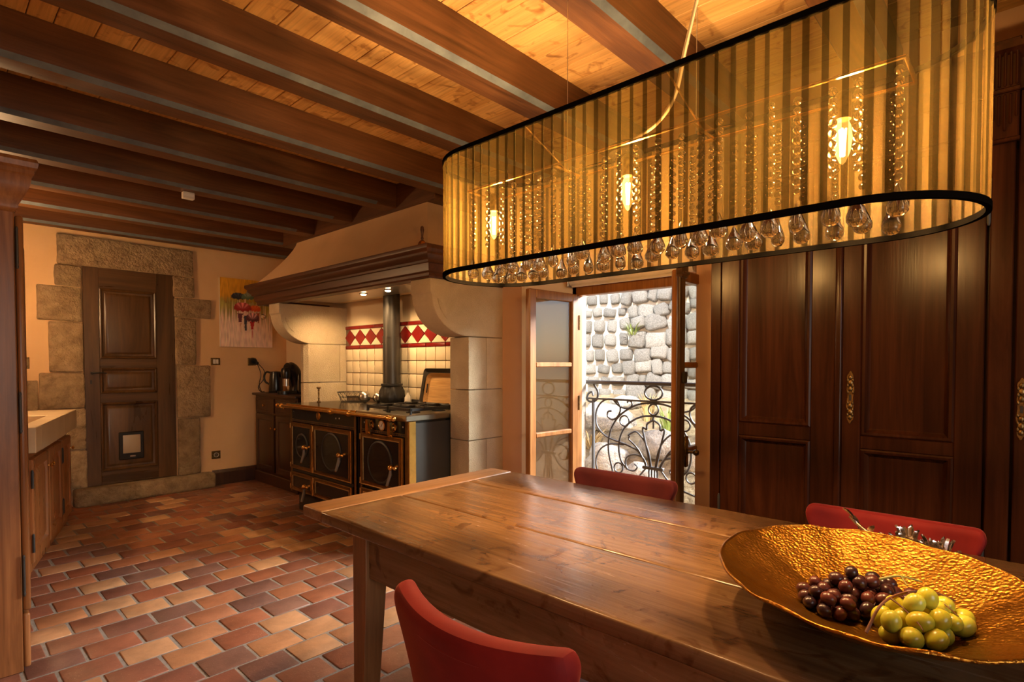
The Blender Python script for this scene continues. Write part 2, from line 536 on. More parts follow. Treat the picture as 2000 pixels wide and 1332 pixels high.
# hammered gold
m, nt, b = setup('hammered_gold', 0.33, 1.0)
mp = coords(nt, (1, 1, 1))
n1 = noise(nt, mp, 14, 4, 0.6, 0.5)
r = ramp(nt, [(0.3, (0.28, 0.105, 0.012)), (0.7, (0.52, 0.245, 0.035))])
nt.links.new(n1.outputs['Fac'], r.inputs[0]); nt.links.new(r.outputs[0], b.inputs['Base Color'])
vo = nt.nodes.new('ShaderNodeTexVoronoi'); vo.feature = 'SMOOTH_F1'
vo.inputs['Scale'].default_value = 160
nt.links.new(mp.outputs[0], vo.inputs['Vector'])
nb = noise(nt, mp, 120, 4, 0.6)
ad = nt.nodes.new('ShaderNodeMath'); ad.operation = 'ADD'
nt.links.new(vo.outputs['Distance'], ad.inputs[0]); nt.links.new(nb.outputs['Fac'], ad.inputs[1])
bump(nt, b, ad.outputs[0], 0.6, 0.0035)
M['gold'] = m

def glass(name, ior=1.5, rough=0.0, col=(1, 1, 1)):
    m, nt, b = setup(name, rough)
    b.inputs['Transmission Weight'].default_value = 1.0
    b.inputs['IOR'].default_value = ior
    b.inputs['Base Color'].default_value = (*col, 1)
    return m
M['crystal'] = glass('crystal', 1.52, 0.0, (1.0, 0.97, 0.9))

def pane(name, tint=(0.92, 0.95, 0.93), refl=0.14):
    m, nt, b = new_mat(name)
    nt.nodes.remove(b)
    out = nt.nodes['Material Output']
    t = nt.nodes.new('ShaderNodeBsdfTransparent'); t.inputs[0].default_value = (*tint, 1)
    g = nt.nodes.new('ShaderNodeBsdfGlossy'); g.inputs['Roughness'].default_value = 0.02
    lw = nt.nodes.new('ShaderNodeLayerWeight'); lw.inputs[0].default_value = 0.5
    pw = nt.nodes.new('ShaderNodeMath'); pw.operation = 'POWER'; pw.inputs[1].default_value = 5.0
    nt.links.new(lw.outputs['Facing'], pw.inputs[0])
    mr = nt.nodes.new('ShaderNodeMath'); mr.operation = 'MULTIPLY_ADD'
    mr.inputs[1].default_value = 0.9; mr.inputs[2].default_value = refl * 0.3
    nt.links.new(pw.outputs[0], mr.inputs[0])
    mix = nt.nodes.new('ShaderNodeMixShader')
    nt.links.new(mr.outputs[0], mix.inputs[0]); nt.links.new(t.outputs[0], mix.inputs[1]); nt.links.new(g.outputs[0], mix.inputs[2])
    nt.links.new(mix.outputs[0], out.inputs[0])
    return m
M['pane'] = pane('window_glass')
M['oven_glass'] = plain('oven_glass', (0.016, 0.015, 0.013), 0.06, 0.0, coat=0.5)

def organza(name, see, tint, cloth, facec):
    m, nt, b = new_mat(name)
    nt.nodes.remove(b)
    out = nt.nodes['Material Output']
    t = nt.nodes.new('ShaderNodeBsdfTransparent'); t.inputs[0].default_value = (*tint, 1)
    tl = nt.nodes.new('ShaderNodeBsdfTranslucent')
    df = nt.nodes.new('ShaderNodeBsdfDiffuse')
    mp = coords(nt, (30, 30, 4))
    n1 = noise(nt, mp, 8, 3, 0.6)
    r = ramp(nt, [(0.3, tuple(c * 0.85 for c in cloth)), (0.7, cloth)])
    nt.links.new(n1.outputs['Fac'], r.inputs[0])
    nt.links.new(r.outputs[0], tl.inputs[0]); df.inputs[0].default_value = (*facec, 1)
    mx1 = nt.nodes.new('ShaderNodeMixShader'); mx1.inputs[0].default_value = 0.35
    nt.links.new(tl.outputs[0], mx1.inputs[1]); nt.links.new(df.outputs[0], mx1.inputs[2])
    mx2 = nt.nodes.new('ShaderNodeMixShader'); mx2.inputs[0].default_value = see
    nt.links.new(mx1.outputs[0], mx2.inputs[1]); nt.links.new(t.outputs[0], mx2.inputs[2])
    nt.links.new(mx2.outputs[0], out.inputs[0])
    return m
M['sheer'] = organza('sheer_organza', 0.56, (0.80, 0.69, 0.48), (0.066, 0.042, 0.009), (0.42, 0.28, 0.11))
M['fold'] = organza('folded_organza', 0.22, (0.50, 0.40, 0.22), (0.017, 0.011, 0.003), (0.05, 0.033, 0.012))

def glow(name, col, strength, see=False):
    m, nt, b = new_mat(name)
    nt.nodes.remove(b)
    out = nt.nodes['Material Output']
    e = nt.nodes.new('ShaderNodeEmission'); e.inputs[0].default_value = (*col, 1); e.inputs[1].default_value = strength
    if see:
        t = nt.nodes.new('ShaderNodeBsdfTransparent')
        a = nt.nodes.new('ShaderNodeAddShader')
        nt.links.new(e.outputs[0], a.inputs[0]); nt.links.new(t.outputs[0], a.inputs[1])
        nt.links.new(a.outputs[0], out.inputs[0])
    else:
        nt.links.new(e.outputs[0], out.inputs[0])
    return m
M['bulb'] = glow('bulb_glow', (1.0, 0.55, 0.16), 2.2, True)
M['filament'] = glow('filament_glow', (1.0, 0.72, 0.32), 60.0, True)
M['spot'] = glow('spot_glow', (1.0, 0.72, 0.36), 14.0, True)

def grape_mat(name, cols, sub):
    m, nt, b = setup(name, 0.28)
    oi = nt.nodes.new('ShaderNodeObjectInfo')
    mp = coords(nt, (1, 1, 1), rand=9)
    n1 = noise(nt, mp, 60, 4, 0.6)
    ad = nt.nodes.new('ShaderNodeMath'); ad.operation = 'MULTIPLY_ADD'; ad.inputs[1].default_value = 0.6
    ad2 = nt.nodes.new('ShaderNodeMath'); ad2.operation = 'MULTIPLY'; ad2.inputs[1].default_value = 0.5
    nt.links.new(n1.outputs['Fac'], ad2.inputs[0])
    nt.links.new(oi.outputs['Random'], ad.inputs[0]); nt.links.new(ad2.outputs[0], ad.inputs[2])
    r = ramp(nt, cols)
    nt.links.new(ad.outputs[0], r.inputs[0]); nt.links.new(r.outputs[0], b.inputs['Base Color'])
    b.inputs['Subsurface Weight'].default_value = sub
    b.inputs['Subsurface Radius'].default_value = (0.012, 0.008, 0.003)
    b.inputs['Subsurface Scale'].default_value = 1.0
    return m
M['grape_red'] = grape_mat('dark_grape', [(0.15, (0.018, 0.009, 0.014)), (0.5, (0.05, 0.015, 0.016)), (0.9, (0.12, 0.028, 0.022))], 0.15)
M['grape_green'] = grape_mat('green_grape', [(0.15, (0.50, 0.40, 0.02)), (0.5, (0.60, 0.54, 0.04)), (0.9, (0.66, 0.64, 0.08))], 0.6)

m, nt, b = setup('painted_canvas', 0.6)
at = nt.nodes.new('ShaderNodeVertexColor'); at.layer_name = 'Col'
nt.links.new(at.outputs[0], b.inputs['Base Color'])
mp = coords(nt, (1, 1, 1)); n2 = noise(nt, mp, 120, 3)
bump(nt, b, n2.outputs['Fac'], 0.25, 0.003)
M['canvas'] = m

# ================================================================== THE SETTING
YB = 6.19          # back wall
XW = 2.87          # window wall
XT = 2.885           # tiled wall behind the range
XL = -0.75         # left wall
YF = -2.3          # wall behind the photographer
ZC = 2.60          # ceiling boards
ZB = 2.42          # underside of the beams

# ---- floor with single terracotta pieces
fl = thing('floor', (1.0, 2.0, 0), 'terracotta tiled floor laid in running bond', 'floor', kind='structure')
MB().box(XL - 0.3, 3.25, YF - 0.3, YB + 0.3, -0.08, -0.0035).build('mortar_bed', M['mortar'], fl)
PX, PY = 0.2065, 0.171
tile_variants = []
for k in range(6):
    mb = MB()
    vs, fs = bevbox(PX - 0.013, PY - 0.012, 0.03, 0.005, 2)
    rr = random.Random(k)
    mb.add([Vector((p.x + rr.uniform(-1, 1) * 0.0018, p.y + rr.uniform(-1, 1) * 0.0018, p.z - 0.015)) for p in vs], fs)
    tile_variants.append(mb.mesh('floor_tile', M['terracotta'], 40))
rest = []
cand = []
row0 = 2.915 - PY * 40
for j in range(0, 70):
    y = row0 + PY * (j + 0.5)
    if y < YF - 0.1 or y > YB + 0.05:
        continue
    off = (0.0 if j % 2 else 0.5) + rnd.uniform(-0.12, 0.12)
    for i in range(-8, 16):
        x = 0.89 + PX * (i + off)
        if x < XL - 0.1 or x > 3.1:
            continue
        # how large it shows from the room's middle: near and open floor first
        vis = (0.25 < x < 2.35 and 1.85 < y < 6.25 and x < 2.3 and not (y > 4.1 and x < 0.42 + 0.287 * (y - 4.43)))
        if vis and not (x < 0.13 * y - 0.12):
            cand.append((x, y))
        else:
            rest.append((x, y))
cand.sort(key=lambda p: p[1])
rest += cand[300:]
for x, y in cand[:300]:
    inst('floor_tile', rnd.choice(tile_variants), (x, y, rnd.uniform(-0.0015, 0.0015)), fl, (rnd.uniform(-.004, .004), rnd.uniform(-.004, .004), rnd.uniform(-.008, .008)))
mb = MB()
vs, fs = bevbox(PX - 0.013, PY - 0.012, 0.03, 0.005, 1)
for x, y in rest:
    mb.add([Vector((x + p.x, y + p.y, p.z - 0.015)) for p in vs], fs)
mb.build('outer_floor_tiles', M['terracotta'], fl, kind='stuff')

# ---- ceiling: boards across, beams below
ce = thing('ceiling', (1.0, 2.0, ZC), 'board ceiling on dark exposed beams', 'ceiling', kind='structure')
MB().box(XL - 0.3, 3.35, YF - 0.3, YB + 0.3, ZC + 0.03, ZC + 0.2).build('deck', M['beam_y'], ce)
x = 0.312 - 0.473 * 3
for w in [0.082, 0.13, 0.13, 0.131] * 3 + [0.082, 0.13, 0.13, 0.131, 0.082, 0.13, 0.13, 0.13, 0.088, 0.075, 0.131, 0.131, 0.123, 0.075, 0.131, 0.131, 0.131, 0.075, 0.131, 0.131, 0.131, 0.08]:
    MB().box(x, x + w - 0.003, YF, YB, ZC + rnd.uniform(0, 0.0015), ZC + 0.03, 0.002).build('board', M['board'], ce)
    x += w
def beam_mesh(x0, x1, y0, ch=0.019, wid=0.135):
    """Beam along X with a chamfered lower arris on the near side that stops short of its ends."""
    y1 = y0 + wid
    def sec(c):
        return [(y0, ZC), (y0, ZB + c), (y0 + c, ZB), (y1 - 0.006, ZB), (y1, ZB + 0.006), (y1, ZC)]
    mb = MB()
    xs = [(x0, 0.003), (x0 + 0.10, 0.003), (x0 + 0.13, ch), (x1 - 0.16, ch), (x1 - 0.13, 0.003), (x1, 0.003)]
    vs, fs = [], []
    for xx, c in xs:
        vs += [Vector((xx, a, z)) for a, z in sec(c)]
    n = 6
    for i in range(len(xs) - 1):
        for k in range(n):
            l = (k + 1) % n
            fs.append([i * n + k, i * n + l, (i + 1) * n + l, (i + 1) * n + k])
    fs.append(list(range(n))); fs.append([(len(xs) - 1) * n + k for k in range(n)][::-1])
    return mb.add(vs, fs)
for yb_ in (-2.0, -1.4, -0.79, -0.18, 0.42, 1.03, 1.62, 2.20, 2.83, 3.455, 4.065, 4.69, 5.30, 5.92):
    y0 = yb_ - 0.022
    if y0 < YF:
        continue
    x1 = XW + 0.02
    if 3.0 < y0 < 4.9:
        x1 = 2.445
    elif y0 > 4.9:
        x1 = 2.98
    bo = beam_mesh(XL, x1, y0).build('beam', M['beam'], ce)
    # strip along the chamfer, reflected daylight put into its grey
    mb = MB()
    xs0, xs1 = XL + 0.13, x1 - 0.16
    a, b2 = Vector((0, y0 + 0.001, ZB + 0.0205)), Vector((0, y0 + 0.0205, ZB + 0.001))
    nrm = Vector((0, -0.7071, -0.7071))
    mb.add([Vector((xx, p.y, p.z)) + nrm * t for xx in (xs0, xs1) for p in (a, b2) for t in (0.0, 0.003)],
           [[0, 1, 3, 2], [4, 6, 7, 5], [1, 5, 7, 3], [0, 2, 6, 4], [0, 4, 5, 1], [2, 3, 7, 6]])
    mb.build('chamfer_sheen', M['strip_sheen'], bo)
MB().box(2.445, 2.60, 2.99, 5.31, ZB - 0.02, ZC, 0.006).build('trimmer_beam', M['beam_y'], ce)

# ---- walls
wb = MB().box(XL - 0.2, 3.3, YB, YB + 0.25, -0.05, ZC + 0.03).build('wall_back', M['plaster'], None, label='ochre plaster back wall round the stone doorway', cat='wall', kind='structure')
wl = MB().box(XL - 0.2, XL, YF - 0.2, YB, -0.05, ZC + 0.03).build('wall_left', M['plaster'], None, label='plaster wall on the left behind the sink', cat='wall', kind='structure')
mb = MB()
mb.box(XL - 0.2, -0.6, YF - 0.2, YF, -0.05, ZC + 0.03)
mb.box(0.9, 3.3, YF - 0.2, YF, -0.05, ZC + 0.03)
mb.box(-0.6, 0.9, YF - 0.2, YF, 2.2, ZC + 0.03)  # opening left in the unseen wall to let the rear lamp in
mb.build('wall_front', M['plaster'], None, label='plaster wall behind the viewer with an opening added for light', cat='wall', kind='structure')

# stone surround of the door: each block a piece of the back wall
def stone_block(x0, x1, z0, z1, y0, y1, seed, bev=0.016, amp=0.006):
    bm = bmesh.new()
    bmesh.ops.create_cube(bm, size=1)
    bmesh.ops.scale(bm, vec=(x1 - x0, y1 - y0, z1 - z0), verts=bm.verts)
    bmesh.ops.bevel(bm, geom=list(bm.edges), offset=bev, segments=2, affect='EDGES', profile=0.6)
    bmesh.ops.subdivide_edges(bm, edges=[e for e in bm.edges if e.calc_length() > 0.09], cuts=4, use_grid_fill=True)
    for v in bm.verts:
        p = v.co * 14 + Vector((seed * 7.3, seed, 0))
        v.co += Vector((mnoise.noise(p), mnoise.noise(p + Vector((9, 0, 0))), mnoise.noise(p + Vector((0, 9, 0))))) * amp
    bmesh.ops.translate(bm, vec=((x0 + x1) / 2, (y0 + y1) / 2, (z0 + z1) / 2), verts=bm.verts)
    me = bpy.data.meshes.new('stone_block')
    bm.to_mesh(me); bm.free()
    me.materials.append(M['quoin'])
    me.polygons.foreach_set('use_smooth', [True] * len(me.polygons))
    return me
def put_block(me, parent, name='stone_block'):
    o = bpy.data.objects.new(name, me)
    COL.objects.link(o)
    place(o, parent)
    return o
blocks = [(0.856, 1.925, 2.14, 2.405), (0.835, 1.018, 1.952, 2.135), (0.715, 1.018, 1.645, 1.945), (0.79, 1.026, 1.195, 1.637),
          (0.72, 1.032, 0.87, 1.187), (0.80, 1.036, 0.50, 0.863), (0.86, 1.040, 0.15, 0.492),
          (1.740, 1.935, 1.930, 2.133), (1.748, 2.09, 1.730, 1.924), (1.755, 1.945, 1.255, 1.724), (1.768, 2.075, 0.725, 1.249), (1.772, 1.972, 0.15, 0.718)]
for i, (a, c, z0, z1) in enumerate(blocks):
    put_block(stone_block(a, c, z0, z1, YB - 0.035, YB + 0.06, i + 1), wb)
put_block(stone_block(0.93, 2.085, -0.004, 0.150, YB - 0.12, YB + 0.06, 31, 0.03, 0.008), wb, 'threshold_stone')
MB().box(0.42, 0.71, YB - 0.022, YB + 0.01, 0.86, 1.125, 0.004).build('upstand_stone', M['quoin'], wb)

# ---- the door
FD = Fr((1.03, YB - 0.004, 0.155), X, Z, -Y)
door = thing('door_1', (1.39, YB, 0.155), 'dark walnut plank door with three panels and a cat flap', 'door', kind='structure')
DW, DH = 0.725, 1.985
MB().fbox(FD, 0, DW, 0, DH, -0.02, 0.004).build('door_leaf', M['walnut'], door)
mb = MB()
mb.fbox(FD, 0.0, 0.115, 0, DH, 0.004, 0.018, 0.003)
mb.fbox(FD, 0.565, DW, 0, DH, 0.004, 0.018, 0.003)
mb.build('stile', M['walnut'], door)
mb = MB()
for w0, w1 in ((0, 0.125), (0.755, 0.84), (1.075, 1.16), (1.80, DH)):
    mb.fbox(FD, 0.115, 0.565, w0, w1, 0.004, 0.0175, 0.002)
mb.build('rail', M['walnut_x'], door)
pan_prof = [(0, 0.004), (0.0, 0.026), (0.010, 0.030), (0.020, 0.024), (0.026, 0.012), (0.042, 0.010), (0.058, 0.019), (0.066, 0.020)]
for w0, w1 in ((0.125, 0.755), (0.84, 1.075), (1.16, 1.80)):
    MB().rects(FD, 0.115, 0.565, w0, w1, pan_prof).build('panel', M['walnut'], door, 30)
mb = MB()
mb.fbox(FD, 0.245, 0.445, 0.215, 0.475, 0.018, 0.034, 0.006)
fo = mb.build('cat_flap', M['black_plastic'], door, label='cat flap with a smoked plastic shutter')
MB().fbox(FD, 0.275, 0.415, 0.275, 0.445, 0.034, 0.042, 0.012, 3).build('shutter', M['flap'], fo, 40)
MB().fbox(FD, 0.33, 0.375, 0.238, 0.252, 0.034, 0.041, 0.003).build('latch', M['steel'], fo)
mb = MB()
mb.lathe([(0.014, 0), (0.012, 0.012), (0.007, 0.016), (0.007, 0.05)], FD(0.055, 1.03, 0.018), 12, -Y)
mb.tube([FD(0.055, 1.03, 0.064), FD(0.10, 1.034, 0.068), FD(0.155, 1.026, 0.066)], [0.008, 0.007, 0.005], 8)
mb.build('door_handle', M['iron'], door, 40)
MB().fbox(FD, 0.04, 0.055, 0.93, 0.965, 0.018, 0.021, 0.002).build('keyhole_plate', M['iron'], door)

# ---- baseboard
bb = MB()
bb.prism([(YB, 0.0), (YB - 0.03, 0.0), (YB - 0.03, 0.125), (YB - 0.022, 0.135), (YB - 0.015, 0.15), (YB, 0.155)], lambda p, t: Vector((2.085 + t * 0.46, p[0], p[1])))
bb.build('baseboard_back', M['dark'], None, label='dark wooden baseboard between doorway and corner cabinet', cat='baseboard', kind='structure')

# ---- right wall: window part and tiled part
wr = thing('wall_right', (XW, 2.0, 0), 'rose plaster wall with the open window and the tiled cooking niche', 'wall', kind='structure')
OY0, OY1 = 1.303, 2.566      # window opening at the room side
FY0, FY1 = 1.315, 2.300      # opening at the frame
XF, XO = 3.12, 3.25          # frame plane, outer face
zz = lambda p, t: Vector((p[0], p[1], -0.05 + t * (ZC + 0.08)))
mb = MB()
mb.prism([(XW, YF - 0.2), (XW, OY0), (XF - 0.02, FY0), (XO, FY0), (XO, YF - 0.2)], zz)
mb.prism([(XW, OY1), (XW, 2.97), (XO, 2.97), (XO, FY1), (XF - 0.02, FY1)], zz)
mb.prism([(XW, 1.95), (XW, ZC + 0.03), (XO, ZC + 0.03), (XO, 1.795), (XF - 0.02, 1.795)], lambda p, t: Vector((p[0], OY0 + t * (OY1 - OY0), p[1])))
mb.box(XW, XO, OY0, OY1, -0.05, 0.06)
mb.build('window_wall', M['plaster_rose'], wr)
rv = Vector((XF - 0.02 - XW, FY1 - OY1, 0)); rn = Vector((-0.757, -0.654, 0)) * 0.003
MB().prism([(0, 0.06), (1, 0.06), (1, 1.80), (0, 1.945)], lambda p, t: Vector((XW, OY1, 0)) + rv * p[0] + Z * p[1] + rn * t).build('reveal', M['plaster_cream'], wr)  # paler plate over the splay, brightness of daylight put into its colour
MB().box(XT + 0.004, XO + 0.05, 2.97, YB + 0.2, -0.05, ZC + 0.03).build('niche_wall', M['plaster_cream'], wr)
MB().box(XT - 0.003, XT + 0.02, 2.96, 4.89, 0.90, 1.632).build('grout_bed', M['grout'], wr)
# white stone reveal outside
MB().box(XO - 0.10, XO + 0.01, FY1 - 0.004, FY1 + 0.10, 0, 1.9, 0.004).build('outer_jamb', M['stone_mortar'], wr)

# wall tiles: shared meshes
def tmesh(name, w, h, mat, b=0.004):
    return MB().box(-0.008, 0.008, -w / 2, w / 2, -h / 2, h / 2, b, 2).mesh(name, mat, 40)
TW, TH = 0.1252, 0.1145
cream = tmesh('wall_tile', TW - 0.006, TH - 0.006, M['tile_cream'])
red_strip = tmesh('red_strip_tile', TW * 2 - 0.006, 0.030, M['tile_red'])
yy = 4.885
cols_n = 16
for i in range(cols_n + 1):
    yc = yy - TW * (i + 0.5)
    if yc < 2.97:
        continue
    for j in range(5):
        zc = 1.409 - TH * (j + 0.5)
        if zc < 0.93:
            continue
        inst('wall_tile', cream, (XT - 0.004, yc, zc), wr, (rnd.uniform(-.003, .003), rnd.uniform(-.01, .01), rnd.uniform(-.01, .01)))
for i in range(8):
    yc = yy - TW * 2 * (i + 0.5)
    for zc in (1.4245, 1.6135):
        inst('red_strip_tile', red_strip, (XT - 0.006, yc, zc), wr)
# diamond frieze: red diamonds set in cream triangles
DWd, DHd = 0.177, 0.154
zc = 1.519
def plate(pts, mat, name):
    return MB().prism(pts, lambda p, t: Vector((-0.008 + 0.014 * t, p[0], p[1]))).mesh(name, mat)
g = 0.004
dia = plate([(-DWd / 2 + g, 0), (0, -DHd / 2 + g), (DWd / 2 - g, 0), (0, DHd / 2 - g)], M['tile_red'], 'diamond_tile')
tri_up = plate([(-DWd / 2 + g, DHd / 2 - .002), (0, g + .004), (DWd / 2 - g, DHd / 2 - .002)], M['tile_cream'], 'triangle_tile')
tri_dn = plate([(-DWd / 2 + g, -DHd / 2 + .002), (DWd / 2 - g, -DHd / 2 + .002), (0, -g - .004)], M['tile_cream'], 'triangle_tile')
for i in range(12):
    yc = yy - 0.085 - DWd * i
    if yc < 2.99:
        break
    inst('diamond_tile', dia, (XT - 0.006, yc, zc), wr)
    for me in (tri_up, tri_dn):
        inst('triangle_tile', me, (XT - 0.004, yc - DWd / 2, zc), wr)

# ---- the window
wi = thing('window_1', (XF, 1.8, 0.06), 'oak casement window standing wide open', 'window', kind='structure')
mb = MB()
mb.box(XF - 0.02, XF + 0.05, FY1 - 0.035, FY1, 0.06, 1.795, 0.004)
mb.box(XF - 0.02, XF + 0.05, FY0, FY0 + 0.03, 0.06, 1.795, 0.004)
mb.box(XF - 0.02, XF + 0.05, FY0, FY1, 1.735, 1.795, 0.004)
mb.box(XF - 0.02, XF + 0.05, FY0, FY1, 0.06, 0.11, 0.004)
mb.build('window_frame', M['oak'], wi)
LW = 0.478
def leaf(fr, name, zb, zt, meeting):
    """Leaf in the frame fr: u from hinge (0) to free edge (LW), w up, n towards the interior face."""
    t = 0.042
    st = 0.062
    fm = MB()
    fm.fbox(fr, 0, st, zb, zt, 0, t, 0.006)
    fm.fbox(fr, LW - st, LW, zb, zt, 0, t, 0.006)
    for w0, w1 in ((zb, zb + 0.09), (zt - 0.055, zt)):
        fm.fbox(fr, st, LW - st, w0, w1, 0.0, t, 0.004)
    lf = fm.build(name, M['oak'], wi)
    for zc in (1.262, 0.81, 0.40):
        MB().fbox(fr, st, LW - st, zc - 0.016, zc + 0.016, 0.003, t - 0.003, 0.006).build('glazing_bar', M['oak'], lf)
    edges = [zb + 0.09, 0.40, 0.81, 1.262, zt - 0.055]
    for a, c in zip(edges[:-1], edges[1:]):
        MB().fbox(fr, st - 0.006, LW - st + 0.006, a, c, 0.019, 0.023).build('pane', M['pane'], lf)
    return lf
a = math.radians(3.4)
FL = Fr((XF - 0.02, FY1 - 0.012, 0), Vector((-math.cos(a), math.sin(a), 0)), Z, Vector((-math.sin(a), -math.cos(a), 0)))
lfl = leaf(FL, 'left_leaf', 0.10, 1.742, False)
a = math.radians(0.5)
FRr = Fr((XF - 0.01, FY0 + 0.018, 0), Vector((-math.cos(a), -math.sin(a), 0)), Z, Vector((math.sin(a), -math.cos(a), 0)))
lfr = leaf(FRr, 'right_leaf', 0.10, 1.748, True)
mb = MB()
mb.fbox(FRr, LW - 0.03, LW + 0.028, 0.10, 1.745, 0.040, 0.066, 0.010, 3)
mb.fbox(FRr, LW - 0.035, LW + 0.030, 1.70, 1.765, 0.038, 0.078, 0.006)
mb.fbox(FRr, LW - 0.035, LW + 0.030, 1.715, 1.73, 0.038, 0.086, 0.004)
mb.build('cover_strip', M['walnut'], lfr)
mb = MB()
mb.lathe([(0.017, 0), (0.017, 0.01), (0.009, 0.016), (0.008, 0.04), (0.014, 0.046), (0.017, 0.056), (0.012, 0.066), (0.0, 0.07)], FRr(LW - 0.04, 0.82, 0.066), 14, FRr.N)
mb.fbox(FRr, LW - 0.058, LW - 0.022, 0.74, 0.90, 0.064, 0.074, 0.006)
mb.build('espagnolette_knob', M['brass_old'], lfr, 40)
for zc in (0.4, 1.20):
    MB().fbox(FRr, LW - 0.03, LW + 0.012, zc - 0.03, zc + 0.03, 0.064, 0.078, 0.005).build('rod_guide', M['iron'], lfr)
for fr, lf in ((FL, lfl), (FRr, lfr)):
    for zc in (0.35, 1.0, 1.55):
        MB().lathe([(0.007, -0.05), (0.007, 0.05)], fr(-0.004, zc, 0.044), 8).build('hinge', M['brass_old'], lf, 40)

# roller blind
rb = thing('roller_blind', (3.05, 1.85, 1.80), 'white roller blind rolled up over the open window', 'blind')
mb = MB().lathe([(0.026, 0), (0.026, 0.88)], (3.055, 1.40, 1.825), 20, Y)
mb.build('roll', M['blind'], rb, 40)
mb = MB()
for yb in (1.385, 2.285):
    MB().box(3.02, 3.09, yb - 0.006, yb + 0.006, 1.79, 1.87, 0.003).build('bracket', M['steel'], rb)
MB().box(3.03, 3.045, 1.42, 2.26, 1.785, 1.80, 0.003).build('bottom_bar', M['white'], rb)
MB().lathe([(0.015, 0), (0.015, 0.012)], (3.055, 2.27, 1.825), 14, Y).build('end_cap', M['iron'], rb, 40)

# ================================================================== OUTSIDE
rl = thing('balcony_railing', (3.30, 1.786, 0.06), 'wrought iron balcony railing with scrolls and a palmette outside the window', 'railing')
XR, CY = 3.30, 1.786
def iron(name, lines, r=0.006, closed=False, n=5, both=True):
    for s in ((1, -1) if both else (1,)):
        mb = MB()
        for ln in lines:
            pts = [Vector((XR, CY + s * u, w)) for u, w in ln]
            mb.tube(spline(pts, n, closed), r, 6, closed)
        mb.build(name, M['rail_iron'], rl, 60)
def ring(u, w, ru, rw, k=20):
    return [(u + ru * math.cos(2 * math.pi * i / k), w + rw * math.sin(2 * math.pi * i / k)) for i in range(k)]
MB().box(XR - 0.02, XR + 0.02, 1.06, 2.40, 1.125, 1.150, 0.006).build('top_rail', M['rail_iron'], rl)
MB().box(XR - 0.008, XR + 0.008, 1.10, 2.36, 1.014, 1.026).build('middle_rail', M['rail_iron'], rl)
MB().box(XR - 0.010, XR + 0.010, 1.10, 2.36, 0.14, 0.16).build('bottom_rail', M['rail_iron'], rl)
for s in (1, -1):
    MB().box(XR - 0.009, XR + 0.009, CY + s * 0.474 - 0.008, CY + s * 0.474 + 0.008, 0.08, 1.015).build('post', M['rail_iron'], rl)
iron('end_scroll', [[(0.474, 1.123), (0.437, 1.069), (0.448, 1.014), (0.494, 0.995), (0.527, 1.01), (0.521, 1.05), (0.487, 1.067), (0.477, 1.04)]], 0.008)
iron('long_scroll', [[(0.319, 0.939), (0.351, 0.932), (0.354, 0.9), (0.319, 0.88), (0.276, 0.899), (0.251, 0.949), (0.264, 0.996), (0.314, 1.02), (0.37, 1.017), (0.421, 0.982), (0.451, 0.921), (0.447, 0.839), (0.408, 0.787), (0.344, 0.749), (0.22, 0.719), (0.124, 0.687), (0.078, 0.64), (0.049, 0.587)]], 0.007)
iron('outer_arch', [[(0.33, 0.30), (0.30, 0.42), (0.311, 0.516), (0.343, 0.642), (0.344, 0.739), (0.319, 0.827), (0.257, 0.911), (0.161, 0.975), (0.08, 1.002), (0.0, 1.008)]], 0.007)
iron('inner_arch', [[(0.195, 0.547), (0.243, 0.6), (0.262, 0.682), (0.25, 0.769), (0.208, 0.841), (0.137, 0.893), (0.068, 0.918), (0.0, 0.924)]], 0.007)
iron('curl', [[(0.307, 1.016), (0.258, 0.975), (0.197, 0.962), (0.161, 0.985), (0.168, 1.012), (0.191, 1.016), (0.195, 1.0)]])
iron('lower_spiral', [[(0.049, 0.597), (0.078, 0.64), (0.136, 0.654), (0.195, 0.632), (0.209, 0.588), (0.189, 0.548), (0.141, 0.544), (0.118, 0.573), (0.141, 0.591)]])
iron('petal', [[(0.0, 0.897), (0.045, 0.869), (0.05, 0.833), (0.079, 0.835), (0.05, 0.715), (0.021, 0.58)]], 0.007)
iron('petal', [[(0.19, 0.779), (0.154, 0.803), (0.119, 0.806), (0.067, 0.754), (0.032, 0.676), (0.015, 0.58)]])
iron('petal', [[(0.178, 0.78), (0.184, 0.754), (0.154, 0.73), (0.101, 0.679), (0.049, 0.58)]])
iron('side_arc', [[(0.43, 0.40), (0.439, 0.505), (0.452, 0.574), (0.42, 0.655), (0.356, 0.7), (0.281, 0.712), (0.22, 0.713)]])
iron('ring', [ring(0.218, 0.877, 0.036, 0.036)], 0.006, True, 2)
iron('ring', [ring(0.264, 0.549, 0.034, 0.034)], 0.006, True, 2)
iron('ring', [ring(0.0, 0.966, 0.036, 0.036)], 0.006, True, 2, False)
iron('oval', [ring(0.0, 1.076, 0.064, 0.046)], 0.007, True, 2, False)
iron('spike', [[(0, 0.924), (0, 0.86), (0, 0.84)]], 0.006, False, 3, False)
MB().box(XR - 0.014, XR + 0.014, CY - 0.075, CY + 0.075, 0.568, 0.588, 0.004).build('collar', M['rail_iron'], rl)
iron('tail', [[(0.03, 0.57), (0.035, 0.45), (0.08, 0.30), (0.19, 0.21), (0.27, 0.26), (0.25, 0.33), (0.19, 0.31)]])
iron('tail', [[(0.01, 0.57), (0.012, 0.35), (0.012, 0.16)]])
iron('tail', [[(0.055, 0.57), (0.12, 0.50), (0.21, 0.46), (0.33, 0.42), (0.43, 0.33), (0.44, 0.22), (0.37, 0.17), (0.31, 0.22)]])

